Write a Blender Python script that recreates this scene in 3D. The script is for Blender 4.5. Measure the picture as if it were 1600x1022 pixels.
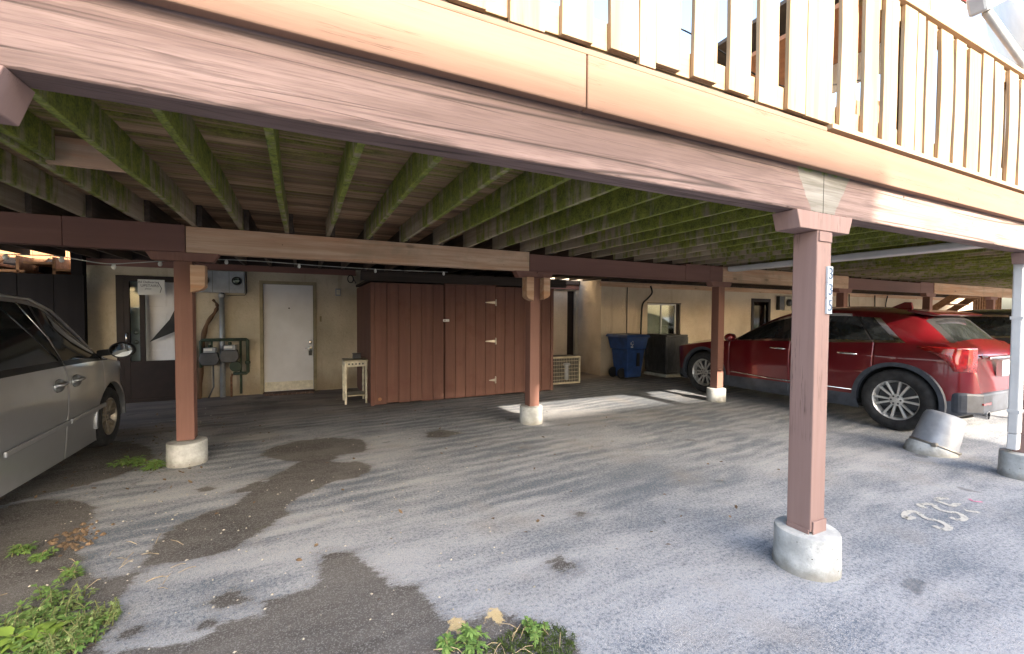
import bpy, bmesh, math, random
import numpy as np
from mathutils import Vector, Matrix

R = random.Random(7)
for o in list(bpy.data.objects):
    bpy.data.objects.remove(o)
SC = bpy.context.scene
COL = SC.collection

# ------------------------------------------------------------------ camera
cam_d = bpy.data.cameras.new('camera')
cam = bpy.data.objects.new('camera', cam_d)
COL.objects.link(cam)
cam_d.sensor_width = 36.0
cam_d.lens = 681.04 / 1600 * 36.0
cam_d.clip_start = 0.02
cam_d.clip_end = 800
_r, _u, _f = Vector((0.90035, -0.43514, 0.00559)), Vector((0.00728, 0.0279, 0.99958)), Vector((0.43511, 0.89993, -0.02829))
cam.matrix_world = Matrix(((_r.x, _u.x, -_f.x, 0), (_r.y, _u.y, -_f.y, 0), (_r.z, _u.z, -_f.z, 1.52), (0, 0, 0, 1)))
SC.camera = cam

# ------------------------------------------------------------------ sky, sun, exposure
world = bpy.data.worlds.new('World')
SC.world = world
world.use_nodes = True
wt = world.node_tree
wt.nodes.clear()
w_out = wt.nodes.new('ShaderNodeOutputWorld')
w_bg = wt.nodes.new('ShaderNodeBackground')
w_sky = wt.nodes.new('ShaderNodeTexSky')
w_sky.sky_type = 'NISHITA'
w_sky.sun_disc = False
SUN_DIR = Vector((-0.08, 1.0, -0.4215)).normalized()      # the way the light travels
w_sky.sun_elevation = math.asin(-SUN_DIR.z)
w_sky.sun_rotation = math.radians(175.4)
w_sky.air_density = 1.0
w_sky.dust_density = 3.9
w_sky.ozone_density = 1.0
w_bg.inputs['Strength'].default_value = 0.15
wt.links.new(w_sky.outputs[0], w_bg.inputs[0])
wt.links.new(w_bg.outputs[0], w_out.inputs[0])
sun_d = bpy.data.lights.new('sun', 'SUN')
sun_d.energy = 3.2
sun_d.angle = math.radians(0.6)
sun_d.color = (1.0, 0.86, 0.70)
sun = bpy.data.objects.new('sun', sun_d)
COL.objects.link(sun)
sun.rotation_euler = SUN_DIR.to_track_quat('-Z', 'Y').to_euler()
sun.location = (2, -20, 20)
SC.view_settings.view_transform = 'Standard'
SC.view_settings.look = 'None'
SC.view_settings.gamma = 1.0
SC.view_settings.use_curve_mapping = False
SC.view_settings.exposure = 2.68
SC.render.engine = 'CYCLES'
SC.cycles.use_denoising = True
SC.cycles.denoising_input_passes = 'RGB_ALBEDO_NORMAL'
SC.cycles.denoising_prefilter = 'ACCURATE'
SC.cycles.max_bounces = 10
SC.cycles.diffuse_bounces = 6
SC.cycles.glossy_bounces = 4
SC.cycles.transmission_bounces = 6
SC.cycles.sample_clamp_indirect = 6.0

# ------------------------------------------------------------------ mesh helpers
class MB:
    def __init__(s):
        s.v, s.f = [], []
    def add(s, vs, fs):
        n = len(s.v)
        s.v += [tuple(map(float, p)) for p in vs]
        s.f += [tuple(i + n for i in f) for f in fs]
        return s
    def box(s, x0, x1, y0, y1, z0, z1):
        return s.add([(x0, y0, z0), (x1, y0, z0), (x1, y1, z0), (x0, y1, z0), (x0, y0, z1), (x1, y0, z1), (x1, y1, z1), (x0, y1, z1)],
                     [(3, 2, 1, 0), (4, 5, 6, 7), (0, 1, 5, 4), (1, 2, 6, 5), (2, 3, 7, 6), (3, 0, 4, 7)])
    def prism(s, pts, axis, a, b):
        """polygon pts (2d) extruded along axis from a to b"""
        n = len(pts)
        def mk(p, t):
            return {'x': (t, p[0], p[1]), 'y': (p[0], t, p[1]), 'z': (p[0], p[1], t)}[axis]
        vs = [mk(p, a) for p in pts] + [mk(p, b) for p in pts]
        fs = [tuple(range(n)), tuple(range(2 * n - 1, n - 1, -1))]
        fs += [(i, n + i, n + (i + 1) % n, (i + 1) % n) for i in range(n)]
        return s.add(vs, fs)
    def lathe(s, prof, n=32, origin=(0, 0, 0), axis='z', close=False):
        """prof: list of (r, h)"""
        vs, fs = [], []
        m = len(prof)
        for i in range(n):
            a = 2 * math.pi * i / n
            c, q = math.cos(a), math.sin(a)
            for r, h in prof:
                p = {'z': (r * c, r * q, h), 'x': (h, r * c, r * q), 'y': (r * c, h, r * q)}[axis]
                vs.append((p[0] + origin[0], p[1] + origin[1], p[2] + origin[2]))
        for i in range(n):
            j = (i + 1) % n
            for k in range(m - 1 + (1 if close else 0)):
                k2 = (k + 1) % m
                fs.append((i * m + k, j * m + k, j * m + k2, i * m + k2))
        if not close:
            fs.append(tuple(i * m for i in range(n))[::-1])
            fs.append(tuple(i * m + m - 1 for i in range(n)))
        return s.add(vs, fs)
    def tube(s, pts, r, n=8, cap=True):
        pts = [Vector(p) for p in pts]
        rs = r if isinstance(r, (list, tuple)) else [r] * len(pts)
        vs, fs = [], []
        up = None
        for i, p in enumerate(pts):
            t = (pts[min(i + 1, len(pts) - 1)] - pts[max(i - 1, 0)]).normalized()
            if up is None:
                up = Vector((0, 0, 1)) if abs(t.z) < .9 else Vector((1, 0, 0))
            a = t.cross(up).normalized()
            b = a.cross(t).normalized()
            up = b
            for k in range(n):
                th = 2 * math.pi * k / n
                vs.append(p + (a * math.cos(th) + b * math.sin(th)) * rs[i])
        for i in range(len(pts) - 1):
            for k in range(n):
                k2 = (k + 1) % n
                fs.append((i * n + k, i * n + k2, (i + 1) * n + k2, (i + 1) * n + k))
        if cap:
            fs.append(tuple(range(n))[::-1])
            fs.append(tuple((len(pts) - 1) * n + k for k in range(n)))
        return s.add(vs, fs)
    def xf(s, M):
        s.v = [tuple(M @ Vector(p)) for p in s.v]
        return s

def thing(name, label, cat, loc=(0, 0, 0), group=None, rz=0.0):
    o = bpy.data.objects.new(name, None)
    o.empty_display_size = .1
    COL.objects.link(o)
    o.location = loc
    o.rotation_euler = (0, 0, rz)
    tag(o, label, cat, group)
    return o

def tag(o, label=None, cat=None, group=None, kind=None):
    if label: o['label'] = label
    if cat: o['category'] = cat
    if group: o['group'] = group
    if kind: o['kind'] = kind
    return o

def root_loc(o):
    L = Vector((0, 0, 0))
    while o is not None:
        L += o.location
        o = o.parent
    return L

def obj(name, mb, mat, parent=None, smooth=False, bevel=0.0, local=False, auto=None):
    """one mesh object; vertices are in world space unless local"""
    me = bpy.data.meshes.new(name)
    L = root_loc(parent) if (parent is not None and not local) else Vector((0, 0, 0))
    vs = [(p[0] - L.x, p[1] - L.y, p[2] - L.z) for p in mb.v]
    if parent is None and not local and vs:
        # put the origin at the base of the object
        a = np.array(vs)
        c = Vector(((a[:, 0].min() + a[:, 0].max()) / 2, (a[:, 1].min() + a[:, 1].max()) / 2, a[:, 2].min()))
        vs = [(p[0] - c.x, p[1] - c.y, p[2] - c.z) for p in vs]
    else:
        c = Vector((0, 0, 0))
    me.from_pydata(vs, [], mb.f)
    me.update()
    bm = bmesh.new(); bm.from_mesh(me)
    bmesh.ops.recalc_face_normals(bm, faces=bm.faces)
    bm.to_mesh(me); bm.free()
    if smooth:
        me.polygons.foreach_set('use_smooth', [True] * len(me.polygons))
        if auto:
            me.set_sharp_from_angle(angle=math.radians(auto))
    if mat: me.materials.append(mat)
    o = bpy.data.objects.new(name, me)
    COL.objects.link(o)
    if parent is not None: o.parent = parent
    o.location = c
    if bevel:
        m = o.modifiers.new('edge', 'BEVEL')
        m.width = bevel; m.segments = 2; m.limit_method = 'ANGLE'; m.angle_limit = math.radians(40)
    return o

def bx(name, x0, x1, y0, y1, z0, z1, mat, parent=None, bevel=0.0):
    return obj(name, MB().box(x0, x1, y0, y1, z0, z1), mat, parent, bevel=bevel)

def dup(root, loc, label=None, group=None):
    r = root.copy(); COL.objects.link(r); r.location = loc
    if label: r['label'] = label
    if group: r['group'] = group
    for ch in list(root.children):
        c = ch.copy(); COL.objects.link(c); c.parent = r
        for g in list(ch.children):
            d = g.copy(); COL.objects.link(d); d.parent = c
    return r

def text(name, body, size, mat, parent, M, extrude=.001):
    cu = bpy.data.curves.new(name, 'FONT')
    cu.body = body; cu.size = size; cu.extrude = extrude
    cu.align_x = 'CENTER'; cu.align_y = 'CENTER'
    cu.materials.append(mat)
    tmp = bpy.data.objects.new(name, cu)
    COL.objects.link(tmp)
    bpy.context.view_layer.update()
    me = bpy.data.meshes.new_from_object(tmp.evaluated_get(bpy.context.evaluated_depsgraph_get()))
    bpy.data.objects.remove(tmp); bpy.data.curves.remove(cu)
    me.materials.clear(); me.materials.append(mat)
    o = bpy.data.objects.new(name, me)
    COL.objects.link(o)
    o.parent = parent
    L = root_loc(parent)
    o.matrix_local = Matrix.Translation(-L) @ M
    return o

# ------------------------------------------------------------------ material helpers
class T:
    def __init__(s, name, rough=.7, metallic=0.0, spec=.5):
        s.m = bpy.data.materials.new(name)
        s.m.use_nodes = True
        s.t = s.m.node_tree
        s.b = s.t.nodes['Principled BSDF']
        s.b.inputs['Roughness'].default_value = rough
        s.b.inputs['Metallic'].default_value = metallic
        s.b.inputs['Specular IOR Level'].default_value = spec
    def n(s, typ, props=None, **inp):
        nd = s.t.nodes.new('ShaderNode' + typ)
        for k, v in (props or {}).items():
            setattr(nd, k, v)
        for k, v in inp.items():
            i = int(k[1:]) if k[0] == 'i' and k[1:].isdigit() else k.replace('_', ' ')
            s.put(nd.inputs[i], v)
        return nd
    def put(s, sock, v):
        if hasattr(v, 'is_output'):
            s.t.links.new(v, sock)
        else:
            if hasattr(sock.default_value, '__len__') and not hasattr(v, '__len__'):
                v = (v, v, v, 1)[:len(sock.default_value)]
            elif hasattr(v, '__len__') and len(sock.default_value) == 4 and len(v) == 3:
                v = tuple(v) + (1,)
            sock.default_value = v
    def math(s, op, a, b=0.0, c=None, clamp=False):
        nd = s.n('Math', {'operation': op, 'use_clamp': clamp}, i0=a, i1=b)
        if c is not None: s.put(nd.inputs[2], c)
        return nd.outputs[0]
    def mix(s, f, a, b, mode='MIX'):
        nd = s.t.nodes.new('ShaderNodeMix')
        nd.data_type = 'RGBA'; nd.blend_type = mode; nd.clamp_factor = True
        s.put(nd.inputs[0], f); s.put(nd.inputs[6], a); s.put(nd.inputs[7], b)
        return nd.outputs[2]
    def ramp(s, f, p0, p1, inv=False):
        nd = s.n('MapRange', {'interpolation_type': 'SMOOTHSTEP'}, Value=f)
        nd.inputs['From Min'].default_value = p0; nd.inputs['From Max'].default_value = p1
        nd.inputs['To Min'].default_value = 1.0 if inv else 0.0
        nd.inputs['To Max'].default_value = 0.0 if inv else 1.0
        return nd.outputs[0]
    def coord(s, rnd=True):
        c = s.n('TexCoord').outputs['Object']
        if rnd:
            r = s.n('ObjectInfo').outputs['Random']
            k = s.math('MULTIPLY', r, 37.0)
            cb = s.n('CombineXYZ', X=k, Y=k, Z=k).outputs[0]
            c = s.n('VectorMath', {'operation': 'ADD'}, i0=c, i1=cb).outputs[0]
        return c
    def pos(s):
        return s.n('NewGeometry').outputs['Position']
    def noise(s, vec, scale, detail=4.0, rough=.55, stretch=None, dist=0.0):
        if stretch:
            vec = s.n('Mapping', Vector=vec, Scale=stretch).outputs[0]
        return s.n('TexNoise', Vector=vec, Scale=scale, Detail=detail, Roughness=rough, Distortion=dist).outputs['Fac']
    def bump(s, h, strength=.3, dist=.01, normal=None):
        nd = s.n('Bump', Strength=strength, Distance=dist, Height=h)
        if normal is not None: s.put(nd.inputs['Normal'], normal)
        s.t.links.new(nd.outputs[0], s.b.inputs['Normal'])
        return nd.outputs[0]
    def out(s, col, rough=None):
        s.put(s.b.inputs['Base Color'], col)
        if rough is not None: s.put(s.b.inputs['Roughness'], rough)
        return s.m

def plain(name, col, rough=.6, metallic=0.0, var=.12, scale=6.0, spec=.5, coat=0.0, bump=0.0):
    """flat colour with a little wear so that nothing is perfectly even"""
    t = T(name, rough, metallic, spec)
    c = t.coord()
    n = t.noise(c, scale, 5, .6)
    d = tuple(x * (1 - var * 2.2) for x in col)
    l = tuple(min(1, x * (1 + var)) for x in col)
    if coat:
        t.b.inputs['Coat Weight'].default_value = coat
        t.b.inputs['Coat Roughness'].default_value = .04
    if bump: t.bump(t.noise(c, scale * 12, 3), bump, .004)
    return t.out(t.mix(t.ramp(n, .25, .75), d, l))

AX = {'x': (.05, 1, 1), 'y': (1, .05, 1), 'z': (1, 1, .05)}
def wood(name, light, dark, axis='x', crack=.5, rough=.8, grain=14.0, moss=None, knots=0.0, bumps=.35, streak=None, stain=None, tint=0.0, nails=0.0):
    t = T(name, rough, spec=.25)
    c = t.coord()
    st = AX[axis]
    g1 = t.noise(c, grain, 6, .62, st, .4)
    g2 = t.noise(c, grain * 6.5, 4, .6, st)
    g3 = t.noise(c, 1.7, 3, .5)
    col = t.mix(t.ramp(g1, .3, .72), dark, light)
    col = t.mix(t.math('MULTIPLY', t.ramp(g2, .45, .75), .35), col, dark)
    if streak:                                    # bands of another tint along the grain
        g4 = t.noise(c, 9.0, 4, .6, st, .6)
        col = t.mix(t.math('MULTIPLY', t.ramp(g4, .52, .68), .75), col, streak)
    col = t.mix(t.math('MULTIPLY', t.ramp(g3, .35, .75), .3), col, dark)
    if nails:                                     # nail heads and their weeping rust
        vn = t.n('TexVoronoi', {'feature': 'F1'}, Vector=c, Scale=nails)
        col = t.mix(t.math('MULTIPLY', t.ramp(vn.outputs['Distance'], .03, .045, True), .9), col, (.03, .02, .016))
    if tint:                                      # every board has weathered to its own shade
        rnd = t.n('ObjectInfo').outputs['Random']
        v = t.math('ADD', 1.0 - tint * .55, t.math('MULTIPLY', rnd, tint))
        col = t.mix(1.0, col, t.n('CombineColor', Red=v, Green=v, Blue=v).outputs[0], 'MULTIPLY')
    h = t.math('ADD', t.math('MULTIPLY', g2, .5), g1)
    if crack:
        cr = t.noise(c, grain * 1.6, 5, .7, tuple(x * (.5 if x < 1 else 1) for x in st), .25)
        line = t.math('SUBTRACT', 1.0, t.ramp(t.math('ABSOLUTE', t.math('SUBTRACT', cr, .5)), 0.0, .012))
        gate = t.ramp(t.noise(c, 2.3, 2), .5, .62)
        line = t.math('MULTIPLY', t.math('MULTIPLY', line, gate), crack)
        col = t.mix(line, col, tuple(x * .22 for x in dark))
        h = t.math('SUBTRACT', h, t.math('MULTIPLY', line, .8))
    if knots:
        v = t.n('TexVoronoi', {'feature': 'F1'}, Vector=t.n('Mapping', Vector=c, Scale=tuple(.35 if x < 1 else 1 for x in st)).outputs[0], Scale=4.0)
        k = t.ramp(v.outputs['Distance'], .05, .11, True)
        col = t.mix(t.math('MULTIPLY', k, knots), col, tuple(x * .35 for x in dark))
    if stain:                                     # grime blotches
        s1 = t.noise(c, 2.6, 5, .65)
        col = t.mix(t.math('MULTIPLY', t.ramp(s1, .5, .7), stain[1]), col, stain[0])
    if moss:
        # moss: green growth in blotches with drip shapes, thicker near the open front edge
        mc, amt, y0, y1, dn = moss
        p = t.pos()
        sp = t.n('SeparateXYZ', Vector=p)
        pc = t.n('VectorMath', {'operation': 'ADD'}, i0=p, i1=c).outputs[0]
        nn = t.noise(pc, 2.4, 3, .6, dn)
        nw = t.noise(pc, .9, 3, .5)
        near = t.ramp(sp.outputs['Y'], y0, y1, True)
        mf = t.math('ADD', t.math('MULTIPLY', nn, .62), t.math('MULTIPLY', nw, .38))
        f = t.ramp(t.math('ADD', mf, t.math('MULTIPLY', t.math('SUBTRACT', near, .62), .26)), .44, .60)
        f2 = t.math('ADD', t.math('MULTIPLY', t.noise(c, 70, 3), .5), t.math('MULTIPLY', t.noise(pc, 7, 4, .6), .5))
        mcol = t.mix(t.ramp(f2, .3, .7), tuple(x * .35 for x in mc), (mc[0] * 1.75, mc[1] * 1.35, mc[2] * 1.2))
        col = t.mix(t.math('MULTIPLY', f, amt), col, mcol)
    t.bump(h, bumps, .006)
    return t.out(col)

M = {}
M['raw_x'] = wood('raw_timber', (.64, .46, .33), (.44, .27, .17), 'x', .3, streak=(.50, .26, .14), knots=.6, stain=((.26, .23, .15), .4), nails=5.0)
M['pale_z'] = wood('new_pine_upright', (.36, .28, .19), (.22, .15, .085), 'z', .4, knots=.9, bumps=.2, grain=10)
M['pale_x'] = wood('new_pine_rail', (.42, .32, .215), (.29, .19, .105), 'x', .15, knots=.5, bumps=.2, grain=10)
M['fascia'] = wood('fascia_paint', (.21, .128, .09), (.16, .094, .064), 'x', .5, grain=9, rough=.7, bumps=.3, nails=4.0)
M['post'] = wood('post_paint', (.285, .19, .17), (.225, .145, .128), 'z', .7, grain=8, rough=.65, bumps=.2)
M['brown_x'] = wood('brown_beam_paint', (.205, .105, .085), (.16, .08, .066), 'x', .15, grain=6, rough=.6, bumps=.12)
M['brown_z'] = wood('brown_post_paint', (.24, .125, .098), (.195, .098, .078), 'z', .2, grain=6, rough=.6, bumps=.12)
M['shed'] = wood('shed_siding_paint', (.145, .072, .056), (.105, .05, .04), 'z', .25, grain=9, rough=.7, bumps=.25, stain=((.09, .035, .026), .5))
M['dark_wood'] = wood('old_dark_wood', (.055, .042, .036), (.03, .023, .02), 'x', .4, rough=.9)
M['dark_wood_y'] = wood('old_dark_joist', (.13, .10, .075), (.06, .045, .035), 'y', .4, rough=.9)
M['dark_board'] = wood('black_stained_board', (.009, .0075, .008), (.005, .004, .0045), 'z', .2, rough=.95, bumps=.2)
M['stair'] = wood('stair_lumber', (.34, .19, .10), (.2, .10, .05), 'x', .3)
M['joist'] = wood('weathered_joist', (.40, .34, .25), (.24, .195, .14), 'y', .4, moss=((.145, .215, .028), .9, 2.6, 7.4, (1.3, 1.9, .42)), bumps=.5, tint=.3)
M['deck'] = wood('deck_board_underside', (.44, .305, .20), (.22, .14, .09), 'x', .3, streak=(.19, .10, .07), moss=((.14, .19, .028), .8, 1.6, 6.0, (.3, 5.0, 1)), bumps=.4, tint=.9)

def beam_paint():
    t = T('weathered_beam_paint', .75, spec=.3)
    c = t.coord(False)
    p = t.pos(); sp = t.n('SeparateXYZ', Vector=p)
    g1 = t.noise(c, 22, 6, .65, AX['x'], .5)
    g2 = t.noise(c, 120, 4, .6, (.04, 1, 1))
    big = t.noise(c, 1.3, 4, .6, (.5, 1, 2.5))
    col = t.mix(t.ramp(g1, .3, .7), (.165, .11, .098), (.275, .197, .178))
    wear = t.math('MULTIPLY', t.ramp(t.math('ADD', big, t.math('MULTIPLY', g1, .35)), .62, .78), .85)
    col = t.mix(wear, col, (.135, .09, .078))
    g2b = t.noise(c, 60, 3, .6, (.03, 1, 1))
    col = t.mix(t.math('MULTIPLY', t.ramp(g2b, .5, .62), .34), col, (.12, .08, .072))
    col = t.mix(t.math('MULTIPLY', t.ramp(g2, .48, .64), .5), col, (.11, .072, .064))
    # long drying cracks
    line = None
    for sc_, st_, th_, g0 in ((5.0, .03, .012, .40), (14.0, .03, .024, .46), (28.0, .03, .035, .5)):
        cr = t.noise(c, sc_, 1, .5, (st_, 1, 1), .15)
        ln = t.math('SUBTRACT', 1.0, t.ramp(t.math('ABSOLUTE', t.math('SUBTRACT', cr, .5)), 0.0, th_))
        ln = t.math('MULTIPLY', ln, t.ramp(t.noise(c, 2.2 + sc_ * .1, 2, .5, (.3, 1, 1)), g0, g0 + .12))
        line = ln if line is None else t.math('MAXIMUM', line, t.math('MULTIPLY', ln, .6))
    line = t.math('MULTIPLY', line, .9)
    col = t.mix(line, col, (.05, .035, .03))
    # nail and knot holes
    v = t.n('TexVoronoi', {'feature': 'F1'}, Vector=c, Scale=5.5)
    hole = t.ramp(v.outputs['Distance'], .045, .065, True)
    hgate = t.ramp(t.noise(c, 3.1, 1), .48, .5)
    hole = t.math('MULTIPLY', hole, hgate)
    col = t.mix(hole, col, (.03, .02, .018))
    # bare grey wood around the two joints, moss along its top
    for jx in (2.75, -0.92):
        dx = t.math('ABSOLUTE', t.math('SUBTRACT', sp.outputs['X'], jx))
        zz = t.math('SUBTRACT', sp.outputs['Z'], 2.12)
        e = t.math('ADD', dx, t.math('MULTIPLY', t.math('SUBTRACT', .27, zz), .62))
        e = t.math('ADD', e, t.math('MULTIPLY', t.math('SUBTRACT', t.noise(c, 16, 4), .5), .05))
        bare = t.ramp(e, .275, .285, True)
        gcol = t.mix(t.ramp(g1, .3, .7), (.12, .112, .092), (.27, .265, .24))
        col = t.mix(t.math('MULTIPLY', bare, .92), col, gcol)
        mo = t.math('MULTIPLY', t.ramp(t.math('ADD', zz, t.math('MULTIPLY', t.noise(c, 25, 4), .06)), .245, .275), t.ramp(dx, .2, .28, True))
        col = t.mix(t.math('MULTIPLY', mo, .85), col, (.13, .19, .03))
        jl = t.ramp(dx, .002, .004, True)
        col = t.mix(jl, col, (.03, .025, .02))
    h = t.math('ADD', t.math('MULTIPLY', g2, .5), g1)
    h = t.math('SUBTRACT', h, t.math('MULTIPLY', line, 1.2))
    h = t.math('SUBTRACT', h, t.math('MULTIPLY', hole, 2.0))
    t.bump(h, .45, .006)
    return t.out(col)
M['beam'] = beam_paint()

def stucco(name, lo, hi, stain=(.16, .11, .06)):
    t = T(name, .95, spec=.15)
    c = t.pos()
    n1 = t.noise(c, 1.1, 5, .6); n2 = t.noise(c, 26, 4, .65); n3 = t.noise(c, 110, 3, .6)
    col = t.mix(t.ramp(n1, .3, .7), lo, hi)
    col = t.mix(t.math('MULTIPLY', t.ramp(n2, .55, .7), .3), col, tuple(x * .7 for x in lo))
    sp = t.n('SeparateXYZ', Vector=c)
    low = t.ramp(t.math('ADD', sp.outputs['Z'], t.math('MULTIPLY', t.noise(c, 3.0, 4, .6, (1, 1, .4)), .7)), .35, .95, True)
    col = t.mix(t.math('MULTIPLY', low, .6), col, stain)
    dr = t.ramp(t.noise(c, 5, 4, .6, (1, 1, .12)), .58, .72)
    col = t.mix(t.math('MULTIPLY', dr, .25), col, stain)
    t.bump(t.math('ADD', t.math('MULTIPLY', n2, 1.4), n3), .6, .012)
    return t.out(col)
M['stucco'] = stucco('stucco', (.40, .35, .265), (.55, .49, .39))
M['stucco_far'] = stucco('pale_stucco', (.48, .40, .30), (.62, .53, .42), (.26, .18, .11))

def concrete():
    t = T('pier_concrete', .9, spec=.2)
    c = t.coord()
    n1 = t.noise(c, 6, 6, .65); n2 = t.noise(c, 60, 4, .6)
    col = t.mix(t.ramp(n1, .3, .7), (.33, .34, .335), (.54, .555, .55))
    col = t.mix(t.math('MULTIPLY', t.ramp(n2, .55, .7), .3), col, (.26, .25, .22))
    z = t.n('SeparateXYZ', Vector=t.n('TexCoord').outputs['Object']).outputs['Z']
    dirt_shade = t.ramp(t.math('ADD', z, t.math('MULTIPLY', n1, .12)), .06, .16, True)
    col = t.mix(t.math('MULTIPLY', dirt_shade, .55), col, (.17, .15, .11))
    v = t.n('TexVoronoi', {'feature': 'F1'}, Vector=c, Scale=24.0)
    pit = t.math('MULTIPLY', t.ramp(v.outputs['Distance'], .07, .12, True), t.ramp(t.noise(c, 8, 2), .5, .56))
    col = t.mix(pit, col, (.10, .09, .07))
    t.bump(t.math('SUBTRACT', t.math('ADD', n1, n2), pit), .35, .01)
    return t.out(col)
M['concrete'] = concrete()

def asphalt():
    t = T('old_asphalt', .9, spec=.25)
    p = t.pos(); sp = t.n('SeparateXYZ', Vector=p)
    big = t.noise(p, .55, 5, .6, (.75, 1, 1))
    mid = t.noise(p, 2.0, 5, .65, (.55, 1.5, 1), .6)
    streak = t.noise(p, 3.4, 4, .6, (.16, 1.5, 1), .3)
    fine = t.noise(p, 130, 3, .7)
    fine2 = t.noise(p, 46, 3, .65)
    agg = t.n('TexVoronoi', {'feature': 'F1'}, Vector=p, Scale=190.0)
    aggc = t.n('SeparateColor', Color=agg.outputs['Color']).outputs[0]
    # worn pale sealer over blue-grey asphalt
    right = t.ramp(sp.outputs['X'], 1.2, 4.5)
    f = t.math('ADD', t.math('MULTIPLY', big, .55), t.math('MULTIPLY', mid, .5))
    f = t.math('ADD', f, t.math('MULTIPLY', t.math('SUBTRACT', streak, .5), .30))
    f = t.math('SUBTRACT', f, t.math('MULTIPLY', right, .05))
    f = t.math('ADD', f, t.math('MULTIPLY', t.math('SUBTRACT', fine2, .5), .75))
    f = t.math('ADD', f, t.math('MULTIPLY', t.math('SUBTRACT', fine, .5), .7))
    wv = t.n('TexWave', {'wave_type': 'BANDS', 'bands_direction': 'Y', 'wave_profile': 'SIN'}, Vector=t.n('Mapping', Vector=p, Rotation=(0, 0, math.radians(-7))).outputs[0], Scale=1.75, Distortion=4.5, Detail=3.0, Detail_Scale=1.4).outputs['Fac']
    wg = t.math('MULTIPLY', t.ramp(sp.outputs['Y'], 2.2, 3.6), t.ramp(t.noise(p, .7, 3), .36, .6))
    f = t.math('SUBTRACT', f, t.math('MULTIPLY', t.math('MULTIPLY', wv, wg), .17))
    f = t.math('ADD', f, .03)
    pale = t.ramp(f, .34, .66)
    col = t.mix(pale, (.125, .148, .18), (.39, .40, .42))
    tan = t.ramp(t.noise(p, 1.1, 4, .6), .52, .72)
    col = t.mix(t.math('MULTIPLY', tan, .4), col, (.30, .27, .235))
    col = t.mix(t.math('MULTIPLY', t.ramp(aggc, .72, .95), .5), col, (.46, .44, .43))
    col = t.mix(t.math('MULTIPLY', t.ramp(t.math('ADD', fine, t.math('MULTIPLY', fine2, .5)), .78, .95), .55), col, (.07, .075, .085))
    sk = t.math('ADD', .74, t.math('MULTIPLY', t.noise(p, 85, 2, .8), .52))
    spk = t.n('CombineColor', Red=sk, Green=sk, Blue=sk).outputs[0]
    col = t.mix(.8, col, spk, 'MULTIPLY')
    # dark bare patches, outlines held in the mesh
    da = t.n('Attribute', {'attribute_name': 'patch'}).outputs['Fac']
    rag = t.math('ADD', t.math('MULTIPLY', t.math('SUBTRACT', t.noise(p, 9, 6, .75, (.5, 1.3, 1)), .5), .22), t.math('MULTIPLY', t.math('SUBTRACT', fine2, .5), .05))
    dm = t.ramp(t.math('ADD', t.math('ADD', da, rag), t.math('MULTIPLY', t.math('SUBTRACT', fine, .5), .05)), -.012, .018, True)
    fr_ = t.math('MULTIPLY', t.ramp(t.math('ADD', da, t.math('MULTIPLY', rag, 1.6)), .0, .10, True), t.ramp(t.math('ADD', fine2, t.math('MULTIPLY', fine, .6)), .74, .92))
    dm = t.math('MAXIMUM', dm, t.math('MULTIPLY', fr_, .7))
    dcol = t.mix(t.ramp(mid, .3, .7), (.065, .06, .056), (.135, .126, .118))
    dcol = t.mix(t.math('MULTIPLY', t.ramp(t.math('ADD', aggc, t.math('MULTIPLY', fine, .3)), .84, .99), .8), dcol, (.21, .205, .20))
    mossy = t.math('MULTIPLY', t.ramp(t.noise(p, 1.9, 5, .7), .62, .74), .7)
    dcol = t.mix(.9, dcol, spk, 'MULTIPLY')
    dcol = t.mix(mossy, dcol, (.055, .065, .018))
    col = t.mix(dm, col, dcol)
    # soil and leaf dust at the back, with the deck's shade painted into the tone
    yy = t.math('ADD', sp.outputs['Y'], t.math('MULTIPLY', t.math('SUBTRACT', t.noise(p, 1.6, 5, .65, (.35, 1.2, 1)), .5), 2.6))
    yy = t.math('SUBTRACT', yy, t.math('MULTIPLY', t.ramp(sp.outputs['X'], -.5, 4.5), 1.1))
    soil_shade = t.ramp(yy, 5.9, 8.3)
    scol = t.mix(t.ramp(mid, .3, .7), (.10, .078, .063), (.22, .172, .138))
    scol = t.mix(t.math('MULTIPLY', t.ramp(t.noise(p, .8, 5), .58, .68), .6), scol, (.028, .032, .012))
    col = t.mix(t.math('MULTIPLY', soil_shade, .85), col, scol)
    oil = t.ramp(t.noise(p, 2.7, 3, .5), .68, .74)
    col = t.mix(t.math('MULTIPLY', oil, .5), col, (.07, .07, .075))
    # flaking yellow line paint
    ya = t.n('Attribute', {'attribute_name': 'yellow'}).outputs['Fac']
    ym = t.ramp(t.math('ADD', ya, t.math('MULTIPLY', t.math('SUBTRACT', t.noise(p, 38, 4, .7), .5), .07)), -.004, .008, True)
    col = t.mix(t.math('MULTIPLY', ym, .9), col, t.mix(fine2, (.50, .36, .16), (.66, .54, .32)))
    h = t.math('ADD', t.math('MULTIPLY', agg.outputs['Distance'], .9), t.math('MULTIPLY', fine, .7))
    h = t.math('SUBTRACT', h, t.math('MULTIPLY', dm, 1.2))
    t.bump(h, .55, .006)
    return t.out(col, t.math('ADD', .78, t.math('MULTIPLY', fine2, .2)))
M['asphalt'] = asphalt()

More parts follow.
